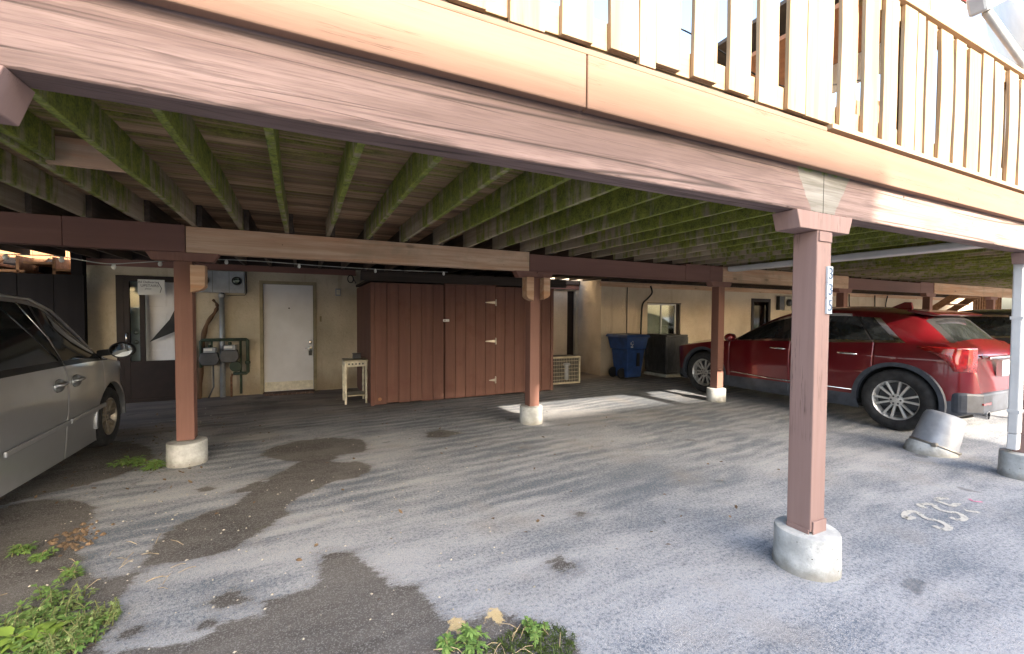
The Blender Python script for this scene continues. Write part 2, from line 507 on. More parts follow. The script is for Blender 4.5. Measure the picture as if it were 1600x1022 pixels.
def paint_car(name, col, metal=.35, rough=.32, dust=(.3, .27, .24), dusty=.15):
    t = T(name, rough, metal)
    c = t.coord(False)
    t.b.inputs['Coat Weight'].default_value = 1.0
    t.b.inputs['Coat Roughness'].default_value = .05
    n = t.noise(c, 3.0, 5, .6)
    z = t.n('SeparateXYZ', Vector=c).outputs['Z']
    low = t.ramp(t.math('ADD', z, t.math('MULTIPLY', n, .4)), .45, .95, True)
    k = t.math('ADD', t.math('MULTIPLY', low, dusty), t.math('MULTIPLY', t.ramp(n, .45, .75), dusty * .6))
    return t.out(t.mix(k, col, dust), t.math('ADD', rough, t.math('MULTIPLY', k, .5)))

def glass_dark(name, col=(.012, .014, .015), rough=.04):
    t = T(name, rough, 0, .6)
    n = t.noise(t.coord(False), 7, 4)
    return t.out(t.mix(t.ramp(n, .35, .8), col, tuple(x * 1.8 + .004 for x in col)), t.math('ADD', rough, t.math('MULTIPLY', n, .05)))

def glass_clear(name, tint=(.8, .85, .85)):
    m = bpy.data.materials.new(name); m.use_nodes = True
    t = m.node_tree; t.nodes.clear()
    o = t.nodes.new('ShaderNodeOutputMaterial'); mx = t.nodes.new('ShaderNodeMixShader')
    tr = t.nodes.new('ShaderNodeBsdfTransparent'); gl = t.nodes.new('ShaderNodeBsdfGlossy')
    fr = t.nodes.new('ShaderNodeFresnel'); fr.inputs[0].default_value = 1.4
    tr.inputs[0].default_value = (*tint, 1); gl.inputs['Roughness'].default_value = .03
    t.links.new(fr.outputs[0], mx.inputs[0]); t.links.new(tr.outputs[0], mx.inputs[1]); t.links.new(gl.outputs[0], mx.inputs[2])
    t.links.new(mx.outputs[0], o.inputs[0])
    return m

M['red'] = paint_car('red_car_paint', (.15, .006, .012), .5, .28, (.26, .12, .11), .12)
M['silver'] = paint_car('silver_car_paint', (.60, .62, .65), .75, .30, (.36, .34, .32), .22)
M['charcoal'] = paint_car('charcoal_car_paint', (.035, .037, .042), .4)
M['cladding'] = plain('grey_plastic_cladding', (.052, .06, .078), .5, var=.2)
M['blackplastic'] = plain('black_plastic', (.014, .014, .015), .45)
M['rubber'] = plain('tyre_rubber', (.028, .028, .03), .82, var=.25, scale=14, bump=.2)
M['alloy'] = plain('alloy', (.72, .71, .69), .34, .7, var=.15)
M['dusty_alloy'] = plain('dusty_alloy', (.40, .35, .28), .4, .6, var=.25)
M['chrome'] = plain('chrome', (.75, .75, .75), .12, 1.0, var=.05)
M['glass'] = glass_dark('tinted_glass')
M['pane'] = glass_clear('window_glass')
M['mirror'] = plain('mirror_glass', (.8, .82, .8), .02, 1.0, var=.02)
M['tail'] = plain('tail_lamp_red', (.28, .006, .006), .12, coat=1.0, var=.25, scale=14)
M['white'] = plain('white_paint', (.60, .60, .60), .5, var=.06, scale=3)
M['door_white'] = plain('white_steel_door', (.60, .60, .63), .5, var=.05, scale=2)
M['offwhite'] = plain('off_white_paint', (.62, .58, .47), .6, var=.12, scale=16)
M['cream'] = plain('cream_metal', (.42, .38, .28), .55, var=.15)
M['grey_metal'] = plain('grey_painted_metal', (.27, .29, .32), .5, .3, var=.1)
M['cap_grey'] = plain('grey_cap_paint', (.30, .32, .36), .45, .2, var=.12)
M['dark_grey'] = plain('dark_grey_metal', (.075, .075, .08), .5, .3)
M['condenser'] = plain('condenser_metal', (.065, .066, .07), .5, .3, var=.2)
M['fins'] = plain('coil_fins', (.035, .032, .03), .7)
M['green_pipe'] = plain('green_pipe_paint', (.022, .04, .022), .6, var=.3)
M['blue'] = plain('blue_bin_plastic', (.02, .06, .20), .45, var=.15)
M['gold'] = plain('aged_steel', (.30, .28, .25), .4, .8)
M['trim_brown'] = plain('dark_brown_trim', (.014, .007, .006), .6, var=.15, spec=.3)
M['tan_trim'] = plain('tan_trim', (.25, .21, .13), .7)
M['screen'] = plain('torn_screen_mesh', (.03, .03, .032), .9)
M['paper'] = plain('sign_paper', (.62, .62, .60), .8, var=.04)
M['ink'] = plain('black_ink', (.03, .03, .035), .8)
M['blueink'] = plain('blue_numeral', (.06, .10, .17), .6)
M['tile'] = plain('number_tile', (.46, .51, .55), .5, var=.05)
def wornpaint():
    t = T('white_line_paint', .85, spec=.2)
    p = t.pos()
    a = t.ramp(t.math('ADD', t.math('MULTIPLY', t.noise(p, 75, 4, .7), .6), t.math('MULTIPLY', t.noise(p, 14, 3), .4)), .40, .49)
    t.put(t.b.inputs['Alpha'], a)
    return t.out(t.mix(t.noise(p, 60, 3), (.38, .37, .34), (.54, .53, .49)))
M['linepaint'] = wornpaint()
M['pinkpaint'] = plain('pink_marking_paint', (.62, .20, .34), .85, var=.2, scale=40)
M['dish'] = plain('dish_grey', (.36, .39, .42), .45, var=.06)
M['dish_dark'] = plain('dish_logo_grey', (.17, .19, .22), .5)
M['rust'] = plain('rusty_metal', (.16, .07, .035), .85, var=.3, scale=20)
M['bark'] = wood('dead_vine_bark', (.17, .10, .06), (.08, .045, .028), 'z', .5)
M['brick'] = plain('worn_brick', (.10, .06, .045), .9, var=.25, scale=20)
M['blind'] = plain('window_blind', (.60, .58, .52), .8, var=.06)
M['wire'] = plain('black_cable', (.015, .015, .016), .6)
M['wire_white'] = plain('pale_cable', (.45, .45, .42), .6)
M['bulb'] = plain('clear_bulb', (.7, .7, .66), .1)
M['lit_white'] = plain('white_trim_board', (.75, .73, .70), .6, var=.04)
M['soffit'] = plain('soffit_board', (.35, .16, .08), .7, var=.12)
M['redtrim'] = plain('red_trim', (.40, .03, .03), .5)
M['brickwall'] = plain('opposite_wall', (.62, .58, .52), .9, var=.15, scale=2)
M['roofing'] = plain('asphalt_shingle', (.08, .07, .065), .9)
M['lawn'] = plain('lawn_green', (.05, .085, .022), .95, var=.3, scale=3)
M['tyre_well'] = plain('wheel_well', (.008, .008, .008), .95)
M['dirt_shade'] = plain('gap_dark_tone', (.022, .018, .013), .95, var=.3, scale=20)  # near-black colour of the strips added between deck boards
M['leafdry'] = plain('dry_leaf', (.16, .105, .06), .85, var=.3, scale=20)
M['chip'] = plain('pale_chip', (.48, .44, .36), .85, var=.2, scale=20)

def leafmat(name, a, b):
    t = T(name, .55, spec=.35)
    r = t.n('NewGeometry').outputs['Random Per Island']
    n = t.noise(t.coord(False), 30, 3)
    t.b.inputs['Subsurface Weight'].default_value = 0
    t.b.inputs['Transmission Weight'].default_value = 0
    return t.out(t.mix(t.math('ADD', t.math('MULTIPLY', r, .75), t.math('MULTIPLY', n, .25)), a, b))
M['leaf'] = leafmat('weed_leaf', (.07, .15, .035), (.22, .33, .09))
M['leaf2'] = leafmat('broad_weed_leaf', (.13, .22, .035), (.24, .34, .06))
M['leaf3'] = leafmat('pale_fine_leaf', (.13, .19, .06), (.30, .38, .14))
M['stem'] = plain('weed_stem', (.16, .17, .06), .8, var=.3, scale=20)
M['mossgreen'] = leafmat('moss_green', (.03, .055, .010), (.09, .13, .025))
M['straw'] = plain('dry_straw', (.42, .33, .20), .9, var=.2, scale=20)

# ================================================================== the ground
PATCH = [
 [(-0.43, 5.33), (-0.28, 5.61), (-0.02, 5.77), (0.34, 5.73), (0.65, 5.49), (0.67, 5.25), (0.62, 5.01), (0.35, 4.97), (0.26, 4.79), (0.52, 4.67), (0.62, 4.5), (0.58, 4.32), (0.47, 4.25), (0.25, 4.23), (0.14, 4.12), (-0.01, 4.0), (-0.13, 3.85), (-0.11, 3.66), (-0.18, 3.58), (-0.22, 3.51), (-0.3, 3.43), (-0.42, 3.28), (-0.52, 3.24), (-0.67, 3.23), (-0.84, 3.27), (-0.88, 3.14), (-0.88, 2.96), (-0.9, 2.87), (-0.84, 2.71), (-0.86, 2.62), (-0.83, 2.48), (-0.93, 2.28), (-1.51, 1.9), (-4.21, 1.9), (-4.37, 5.24), (-2.09, 4.68), (-2.04, 4.8), (-1.86, 4.79), (-1.68, 4.67), (-1.5, 4.51), (-1.42, 4.33), (-1.41, 4.19), (-1.39, 4.04), (-1.32, 3.77), (-1.24, 3.56), (-1.22, 3.46), (-1.13, 3.29), (-0.99, 3.19), (-0.88, 3.23), (-0.88, 3.35), (-0.87, 3.57), (-0.86, 3.72), (-0.69, 3.94), (-0.5, 4.01), (-0.45, 4.14), (-0.28, 4.56), (-0.02, 4.92), (-0.2, 5.09)],
 [(-0.81, 2.62), (-0.76, 2.65), (-0.7, 2.66), (-0.7, 2.61), (-0.73, 2.58), (-0.77, 2.58)],
 [(-0.45, 2.75), (-0.4, 2.77), (-0.36, 2.8), (-0.3, 2.74), (-0.25, 2.65), (-0.3, 2.64), (-0.38, 2.64)],
 [(-0.46, 2.53), (-0.44, 2.55), (-0.41, 2.53), (-0.43, 2.51), (-0.45, 2.51)],
 [(-0.82, 4.53), (-0.77, 4.57), (-0.69, 4.49), (-0.73, 4.45), (-0.79, 4.46)],
 [(-0.71, 2.47), (-0.48, 2.41), (-0.43, 2.42), (-0.34, 2.48), (-0.27, 2.49), (-0.19, 2.48), (-0.18, 2.58), (-0.01, 2.6), (0.08, 2.62), (0.1, 2.75), (0.1, 2.97), (0.17, 2.96), (0.28, 2.9), (0.33, 2.74), (0.38, 2.62), (0.44, 2.45), (0.57, 2.37), (0.6, 2.21), (0.59, 2.12), (0.65, 2.04), (0.7, 2.01), (0.91, 1.98), (1.03, 1.86), (1.08, 1.76), (1.12, 1.65), (1.12, 1.51), (0.82, 1.18), (-0.72, 1.2), (-0.83, 2.44)],
 [(1.42, 5.45), (1.65, 5.52), (1.85, 5.29), (1.63, 5.17), (1.4, 5.24)],
 [(1.37, 2.27), (1.46, 2.31), (1.5, 2.18), (1.38, 2.16), (1.34, 2.21)],
 [(1.87, 2.79), (1.94, 2.79), (1.95, 2.7), (1.86, 2.68)],
 [(-0.55, 4.35), (-0.4, 4.48), (-0.28, 4.59), (-0.36, 4.3), (-0.5, 4.3)],
 [(-2.19, 6.71), (-1.85, 6.55), (-1.54, 6.14), (-1.41, 5.71), (-1.46, 5.42), (-1.56, 5.19), (-1.74, 5.05), (-1.97, 4.91), (-2.14, 4.79), (-3.48, 5.0), (-5.17, 8.08)],
]
YELLOW = [[(0.65, 2.05), (0.7, 2.05), (0.72, 2.0), (0.71, 1.94), (0.66, 1.94), (0.64, 1.97)], [(0.83, 2.02), (0.9, 2.04), (0.91, 1.95), (0.88, 1.91), (0.86, 1.94)],
 [(0.77, 1.96), (0.81, 1.95), (0.83, 1.92), (0.78, 1.93)], [(0.59, 1.96), (0.62, 1.95), (0.61, 1.93)]]

def sdf(polys, Xg, Yg):
    best = np.full(Xg.shape, 1e3)
    for P in polys:
        P = np.array(P)
        d = np.full(Xg.shape, 1e9); ins = np.zeros(Xg.shape, bool)
        for a, b in zip(P, np.roll(P, -1, 0)):
            e = b - a
            t = np.clip(((Xg - a[0]) * e[0] + (Yg - a[1]) * e[1]) / (e @ e + 1e-12), 0, 1)
            d = np.minimum(d, (Xg - a[0] - t * e[0]) ** 2 + (Yg - a[1] - t * e[1]) ** 2)
            c = ((a[1] > Yg) != (b[1] > Yg)) & (Xg < e[0] * (Yg - a[1]) / (e[1] + 1e-12) + a[0])
            ins ^= c
        d = np.sqrt(d)
        best = np.minimum(best, np.where(ins, -d, d))
    return best

def make_ground():
    xs = np.unique(np.concatenate([[-300, -120, -60, -30, -15, -8], np.arange(-5, 9.01, .04), [12, 20, 35, 60, 120, 300]]))
    ys = np.unique(np.concatenate([[-300, -120, -60, -30, -15, -8, -4, -1, 0], np.arange(.6, 7.21, .04), [8, 9, 10, 12, 20, 40, 120, 300]]))
    Xg, Yg = np.meshgrid(xs, ys)
    n, m = len(xs), len(ys)
    Z = np.zeros_like(Xg)
    V = np.stack([Xg.ravel(), Yg.ravel(), Z.ravel()], 1)
    i = np.arange(m - 1)[:, None] * n + np.arange(n - 1)[None]
    Fq = np.stack([i, i + 1, i + n + 1, i + n], -1).reshape(-1, 4)
    me = bpy.data.meshes.new('ground')
    me.from_pydata(V.tolist(), [], Fq.tolist())
    for nm, pl in (('patch', PATCH), ('yellow', YELLOW)):
        at = me.attributes.new(nm, 'FLOAT', 'POINT')
        at.data.foreach_set('value', np.clip(sdf(pl, Xg, Yg), -2, 2).astype(np.float32).ravel())
    me.materials.append(M['asphalt'])
    o = bpy.data.objects.new('ground', me)
    COL.objects.link(o)
    tag(o, 'worn grey asphalt of the parking bays with dark bare patches', kind='structure')
make_ground()
o = obj('lawn', MB().box(-80, 80, -80, -11, -.05, .02), M['lawn'])  # out of view; added for green reflections and bounce light
tag(o, 'unseen green lawn beyond the lot, added for reflections and bounce', kind='structure')

# painted bay number and marks: thin raised paint
def stroke(pts, w, z=.004, t=.003):
    mb = MB()
    pts = [Vector((p[0], p[1], 0)) for p in pts]
    # smooth the line
    sm = []
    for k in range(len(pts) - 1):
        p0, p1, p2, p3 = pts[max(k - 1, 0)], pts[k], pts[k + 1], pts[min(k + 2, len(pts) - 1)]
        for q in range(5):
            u = q / 5
            sm.append(.5 * ((2 * p1) + (p2 - p0) * u + (2 * p0 - 5 * p1 + 4 * p2 - p3) * u * u + (3 * p1 - p0 - 3 * p2 + p3) * u ** 3))
    sm.append(pts[-1])
    L, Rr = [], []
    for k, p in enumerate(sm):
        d = (sm[min(k + 1, len(sm) - 1)] - sm[max(k - 1, 0)]).normalized()
        nn = Vector((-d.y, d.x, 0))
        ww = w * (.85 + .3 * R.random())
        L.append(p + nn * ww / 2); Rr.append(p - nn * ww / 2)
    vs = [(p.x, p.y, z) for p in L] + [(p.x, p.y, z) for p in Rr]
    n = len(L)
    mb.add(vs, [(k, k + 1, n + k + 1, n + k) for k in range(n - 1)])
    return mb
num = thing('bay_number', 'white painted number 335 on the asphalt beside the grey cap', 'road marking', (4.45, 1.55, 0))
obj('numeral', stroke([(4.179, 1.611), (4.091, 1.618), (4.152, 1.659), (4.257, 1.669), (4.298, 1.638), (4.246, 1.58), (4.232, 1.541), (4.262, 1.515), (4.253, 1.475), (4.226, 1.434), (4.179, 1.414), (4.12, 1.421), (4.132, 1.478)], .042), M['linepaint'], num)
obj('numeral', stroke([(4.449, 1.641), (4.478, 1.692), (4.556, 1.682), (4.588, 1.653), (4.523, 1.594), (4.527, 1.543), (4.566, 1.501), (4.527, 1.448), (4.47, 1.429), (4.416, 1.443), (4.415, 1.489)], .042), M['linepaint'], num)
o = obj('numeral', stroke([(4.861, 1.647), (4.814, 1.683), (4.73, 1.681), (4.704, 1.612), (4.703, 1.574), (4.79, 1.572), (4.802, 1.553)], .042), M['linepaint'], num)
obj('numeral_tail', stroke([(4.686, 1.493), (4.711, 1.457), (4.741, 1.431)], .036), M['linepaint'], num)
o = obj('paint_scribble', stroke([(5.013, 1.576), (4.982, 1.54), (5.0, 1.52), (5.028, 1.501)], .02), M['pinkpaint'])
tag(o, 'small pink paint scribble on the asphalt near the number', 'road marking')

# ================================================================== the deck
BEAM_B, BEAM_T, JT, DT = 2.12, 2.385, 2.59, 2.625
DECK_X0, DECK_X1 = -4.7, 26.0
deck = thing('wooden_deck', 'raised wooden deck on brown posts roofing the parking bays, mossy beneath', 'deck', (2.75, 1.58, 0))

def rough_beam(x0, x1, y0, y1, z0, z1, seed, wob=.004):
    """a long timber with slightly chipped lower edges"""
    rr = random.Random(seed)
    mb = MB(); n = max(2, int((x1 - x0) / .025)); vs = []; fs = []
    for i in range(n + 1):
        x = x0 + (x1 - x0) * i / n
        c = (rr.random() ** 9 * .005 + rr.random() * .0012) if 0 < i < n else 0
        d = .004
        vs += [(x, y0, z0 + d + c), (x, y0 + d + c * .7, z0 + c * .2), (x, y1 - d, z0), (x, y1, z0 + d), (x, y1, z1), (x, y0, z1)]
    for i in range(n):
        for k in range(6):
            k2 = (k + 1) % 6
            fs.append((i * 6 + k, i * 6 + k2, i * 6 + 6 + k2, i * 6 + 6 + k))
    fs += [tuple(range(6)), tuple(n * 6 + k for k in range(5, -1, -1))]
    return mb.add(vs, fs)
for i, (a, b) in enumerate(((-4.6, -.922), (-.918, 2.748), (2.752, 6.6), (6.604, 10.4), (10.404, 25.8))):
    o = obj('front_beam', rough_beam(a, b, 1.52, 1.635, BEAM_B, BEAM_T, i), M['beam'], deck)
# back beams, alternating old paint and new timber
for a, b, mk, dz in ((-4.6, -1.935, 'brown_x', 0), (-1.931, -1.03, 'brown_x', .003), (-1.022, 2.823, 'raw_x', -.008), (2.835, 5.785, 'brown_x', -.03), (5.789, 6.36, 'brown_x', 0), (6.364, 6.68, 'brown_x', 0),
                     (6.684, 10.58, 'raw_x', -.005), (10.59, 13.75, 'brown_x', -.03), (13.754, 14.43, 'brown_x', 0), (14.434, 25.8, 'raw_x', 0)):
    bx('back_beam', a, b, 5.30 + (0 if mk == 'raw_x' else .012), 5.44, BEAM_B + .0 + max(0, 0), BEAM_T + dz, M[mk], deck, .005)
bx('beam_ledge', 2.95, 6.3, 5.285, 5.31, 2.095, 2.118, M['brown_x'], deck)

# joists: front bays and back bays, each its own timber
def joist_mesh(y0, y1, th, z0, z1, seed):
    rr = random.Random(seed); n = 14
    mb = MB(); vs = []; fs = []
    ph = rr.random() * 6
    for i in range(n + 1):
        y = y0 + (y1 - y0) * i / n
        dx = .004 * math.sin(ph + i * .7) + rr.uniform(-.0015, .0015)
        dz = .003 * math.sin(ph * 2 + i * .5)
        vs += [(dx - th / 2, y, z0 + dz + .003), (dx - th / 2 + .003, y, z0 + dz), (dx + th / 2 - .003, y, z0 + dz), (dx + th / 2, y, z0 + dz + .003), (dx + th / 2, y, z1), (dx - th / 2, y, z1)]
    for i in range(n):
        for k in range(6):
            k2 = (k + 1) % 6
            fs.append((i * 6 + k, i * 6 + k2, i * 6 + 6 + k2, i * 6 + 6 + k))
    fs += [tuple(range(6)), tuple(n * 6 + k for k in range(5, -1, -1))]
    return mb.add(vs, fs)
protos = [obj('joist', joist_mesh(1.522, 5.46, .04, BEAM_T + .002, JT - .001, s), M['joist'], deck, local=True) for s in range(5)]
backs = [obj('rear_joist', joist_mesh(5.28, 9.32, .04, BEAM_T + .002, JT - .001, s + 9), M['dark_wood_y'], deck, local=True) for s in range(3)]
DL = deck.location
k = 0
x = -0.125 - .4125 * 10
first = set()
while x < DECK_X1 - .2:
    xs = x + R.uniform(-.012, .012)
    p = protos[k % 5]
    o = p if p not in first else p.copy()
    if p in first: COL.objects.link(o)
    first.add(p)
    o.location = (xs - DL.x, -DL.y, -DL.z)
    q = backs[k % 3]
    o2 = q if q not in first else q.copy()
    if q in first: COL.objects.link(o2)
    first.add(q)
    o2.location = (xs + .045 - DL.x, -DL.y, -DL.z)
    x += .4125; k += 1
# short blocks nailed between joists near the near corner, and one sistered stub
bx('blocking', -1.40, -.975, 3.52, 3.56, 2.40, 2.56, M['raw_x'], deck)
bx('blocking', -1.335, -1.015, 2.42, 2.46, 2.42, 2.56, M['deck'], deck)
bx('sister_joist', -1.335, -1.295, 1.64, 3.50, 2.41, 2.588, M['joist'], deck)

# deck boards seen from below: each board its own piece, joints open as grooves
pw, kk = .14, 0
y = 1.515
nb = int((9.38 - y) / pw)
bmesh_board = []
def board_mesh(seed):
    rr = random.Random(seed)
    mb = MB(); n = 40; vs = []; fs = []
    c = .017
    for i in range(n + 1):
        x = DECK_X0 + (DECK_X1 - DECK_X0) * i / n
        dz = rr.uniform(-.002, .002)
        vs += [(x, .006, JT + .006), (x, .010, JT + dz * .3), (x, pw - .010, JT + dz * .3), (x, pw - .006, JT + .006), (x, pw - .006, DT - .004), (x, pw - .009, DT), (x, .009, DT), (x, .006, DT - .004)]
    for i in range(n):
        for k in range(8):
            k2 = (k + 1) % 8
            fs.append((i * 8 + k, i * 8 + k2, i * 8 + 8 + k2, i * 8 + 8 + k))
    fs += [tuple(range(8)), tuple(n * 8 + k for k in range(7, -1, -1))]
    return mb.add(vs, fs)
bp = [obj('deck_board', board_mesh(s), M['deck'], deck, local=True) for s in range(4)]
for i in range(nb):
    o = bp[i % 4] if i < 4 else bp[i % 4].copy()
    if i >= 4: COL.objects.link(o)
    o.location = (-DL.x + R.uniform(-.3, .3), y + i * pw - DL.y, -DL.z + R.uniform(.0, .005))

gd = MB()  # dark strips added so the board gaps show as shaded recesses
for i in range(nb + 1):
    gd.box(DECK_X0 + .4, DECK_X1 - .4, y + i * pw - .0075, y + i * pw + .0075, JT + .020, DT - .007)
go = obj('gap_dark_strip', gd, M['dirt_shade'], deck)
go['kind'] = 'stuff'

# fascia boards on the front edge, deck-edge trim above
for a, b, z0, z1 in ((-4.7, 1.037, 2.352, 2.566), (1.043, 8.0, 2.352, 2.566), (8.006, 25.9, 2.352, 2.566)):
    bx('fascia_board', a, b, 1.470, 1.513, z0, z1, M['fascia'], deck, .006)
bx('edge_trim', -4.7, 2.695, 1.478, 1.52, 2.570, 2.594, M['fascia'], deck, .003)
e2 = obj('edge_trim', MB().prism([(2.72, 2.588), (25.9, 2.574), (25.9, 2.602), (2.72, 2.616)], 'y', 1.462, 1.52), M['pale_x'], deck, bevel=.003)

# railing: rails and uprights of uneven boards, several warped
rail = bx('top_rail', -4.6, 25.8, 1.47, 1.60, 3.545, 3.583, M['pale_x'], deck, .004)
bx('rail_backer', -4.6, 25.8, 1.506, 1.545, 3.44, 3.535, M['pale_x'], deck, .003)
bx('rail_backer', -4.6, 25.8, 1.506, 1.545, 2.628, 2.745, M['pale_x'], deck, .003)
BAL = [(0.474, 0.609), (0.703, 0.851), (0.926, 1.073), (1.163, 1.314), (1.318, 1.409), (1.413, 1.559), (1.644, 1.797), (1.883, 2.038), (2.102, 2.255), (2.336, 2.487), (2.493, 2.734), (2.817, 2.976), (3.066, 3.218), (3.285, 3.447), (3.52, 3.678), (3.686, 3.791), (3.817, 3.953), (4.009, 4.192), (4.242, 4.406), (4.459, 4.655), (4.689, 4.874), (4.898, 5.068), (5.182, 5.365), (5.432, 5.584)]
x = -3.2
pre = []
while x < .42:
    w = R.uniform(.13, .155); pre.append((x, x + w)); x += w + R.uniform(.06, .1)
x = 5.68; post_ = []
while x < 14:
    w = R.uniform(.13, .17); post_.append((x, x + w)); x += w + R.uniform(.03, .09)
def baluster(x0, x1, seed, warp):
    rr = random.Random(seed)
    z0 = 2.602 + rr.uniform(-.006, .03); z1 = 3.538 - rr.uniform(0, .03)
    mb = MB(); n = 9; vs = []; fs = []
    for i in range(n + 1):
        u = i / n; z = z0 + (z1 - z0) * u
        dx = warp * math.sin(math.pi * u) + .002 * math.sin(u * 9 + seed)
        dy = -abs(warp) * .5 * math.sin(math.pi * u)
        vs += [(x0 + dx, 1.480 + dy, z), (x1 + dx, 1.480 + dy, z), (x1 + dx, 1.503 + dy, z), (x0 + dx, 1.503 + dy, z)]
    for i in range(n):
        for k in range(4):
            k2 = (k + 1) % 4
            fs.append((i * 4 + k, i * 4 + k2, i * 4 + 4 + k2, i * 4 + 4 + k))
    fs += [(0, 1, 2, 3), tuple(n * 4 + k for k in (3, 2, 1, 0))]
    return mb.add(vs, fs)
for i, (a, b) in enumerate(pre + BAL + post_):
    wd = R.choice([0, 0, .003, -.004]) if a < 3.9 else R.choice([.004, -.007, .010, -.003])
    shrink = .0 if a < 3.6 else .004
    obj('baluster', baluster(a + shrink, b - shrink, i, wd), M['pale_z'], deck, bevel=.0025)

x = 3.55
while x < 13:                                     # a second row of pickets on the inner face
    w = R.uniform(.09, .12)
    bx('inner_picket', x, x + w, 1.548, 1.568, 2.632, 3.53, M['pale_z'], deck, .002)
    x += w + R.uniform(.09, .14)

# posts (front row and back row), corbels, gussets
def corbel(cx, y0, y1, half, zt, h, cut, mat):
    return obj('corbel', MB().prism([(cx - half, zt), (cx - half + cut, zt - h), (cx + half - cut, zt - h), (cx + half, zt)], 'y', y0, y1), mat, deck, bevel=.004)
def post(cx, y0, w, z0, z1, mat, lean=0.0):
    mb = MB().box(cx - w / 2, cx + w / 2, y0, y0 + w, z0, z1)
    if lean: mb.v = [(p[0] + (lean if p[2] < 1 else 0), p[1], p[2]) for p in mb.v]
    return obj('post', mb, mat, deck, bevel=.006)
PIER_H = .235
for cx in (-.92, 2.755, 6.22, 9.7):
    corbel(cx, 1.505, 1.65, .275, BEAM_B - .002, .10, .035, M['post'])
    p = post(cx, 1.51, .14, PIER_H + .012, BEAM_B - .103, M['post'])
    # steel shoe at the foot and strap at the head
    bx('post_shoe', cx - .055, cx + .074, 1.500, 1.509, PIER_H - .005, PIER_H + .075, M['post'], p, .002)
    bx('post_shoe', cx - .079, cx - .071, 1.515, 1.645, PIER_H - .01, PIER_H + .028, M['post'], p, .002)
    bx('post_strap', cx - .062, cx + .062, 1.502, 1.509, BEAM_B - .165, BEAM_B - .108, M['post'], p, .002)
# house numbers on the post
PZ = [1.815, 1.722, 1.628]
for ch, z in zip('335', PZ):
    t_ = bx('number_tile', 2.774, 2.824, 1.498, 1.509, z - .092, z - .002, M['tile'], deck)
    text('numeral', ch, .095, M['blueink'], t_, Matrix.Translation((2.803, 1.4968, z - .047)) @ Matrix.Rotation(math.pi / 2, 4, 'X'))
for cx in (-1.05, 2.92, 6.66, 10.5, 14.3, 18.1, 21.9):
    big = cx in (-1.05, 2.92)
    corbel(cx, 5.31, 5.43, .27 if not big else .3, BEAM_B - .002, .085, .05, M['brown_z'])
    post(cx - .0, 5.305, .15, PIER_H + .01, BEAM_B - .089, M['brown_z'])
def gusset(cx, side, z1, h, w=.09):
    a = cx + side * .077; b = a + side * w
    zt = z1; 
    mb = MB().prism([(a, zt), (b, zt), (b, zt - h + .06), (b - side * .03, zt - h + .03), (a, zt - h)], 'y', 5.20, 5.34)
    return obj('gusset_block', mb, M['raw_x'], deck, bevel=.004)
gusset(-1.05, 1, 1.99, .27, .12)
gusset(2.92, 1, 2.03, .30, .10)
gusset(2.92, -1, 2.03, .32, .11)
# piers
def pier(cx, cy, r, h, label, seed):
    rr = random.Random(seed)
    prof = [(r * 1.03, -.05), (r * 1.02, 0.0), (r * 1.01, h * .3), (r * .995, h * .5), (r, h * .53), (r * .99, h - .014), (r * .97, h - .003), (r * .93, h), (.001, h + .002)]
    mb = MB().lathe(prof, 48)
    mb.v = [(x * (1 + .012 * math.sin(3 * math.atan2(y, x) + seed)), y * (1 + .012 * math.cos(2 * math.atan2(y, x) + seed)), z) for x, y, z in mb.v]
    o = obj('concrete_pier', mb, M['concrete'], None, smooth=True, local=True, auto=40)
    o.location = (cx, cy, 0)
    tag(o, label, 'pier', 'round concrete piers under the deck posts')
pier(2.765, 1.575, .172, PIER_H, 'large pale concrete pier under the near numbered post', 1)
pier(6.2, 1.575, .17, PIER_H, 'concrete pier under the post with the white downspout', 2)
pier(-.92, 1.575, .17, PIER_H, 'concrete pier under the front corner post', 3)
pier(-1.05, 5.385, .172, PIER_H - .01, 'mossy two-ring concrete pier under the post beside the silver van', 4)
pier(2.91, 5.385, .160, PIER_H + .01, 'round concrete pier in front of the brown shed', 5)
pier(6.66, 5.385, .158, PIER_H, 'round concrete pier beside the front wheel of the red car', 6)
pier(10.5, 5.385, .176, PIER_H, 'concrete pier hidden behind the red car', 7)
pier(14.3, 5.385, .176, PIER_H, 'far concrete pier past the charcoal car', 8)
pier(18.1, 5.385, .176, PIER_H, 'farthest concrete pier by the wooden stairs', 9)

# white drain pipe run under the joists, white downspout
o = obj('drain_pipe', MB().prism([(6.74, 2.30), (6.94, 2.30), (6.94, 2.382), (6.74, 2.382)], 'y', 2.05, 5.27), M['white'], bevel=.02)
tag(o, 'long white plastic drain duct slung under the joists', 'pipe')
ds = thing('downspout', 'white metal downspout strapped to the far front post', 'downspout', (6.08, 1.64, 0))
obj('pipe', MB().box(6.045, 6.143, 1.585, 1.66, .42, 2.03), M['white'], ds, bevel=.012)
obj('elbow', MB().prism([(6.047, .418), (6.141, .418), (6.12, .27), (6.03, .27)], 'y', 1.587, 1.658), M['white'], ds, bevel=.01)
bx('strap', 6.04, 6.147, 1.58, 1.665, 1.50, 1.53, M['white'], ds)
bx('strap', 6.04, 6.147, 1.58, 1.665, .62, .65, M['white'], ds)

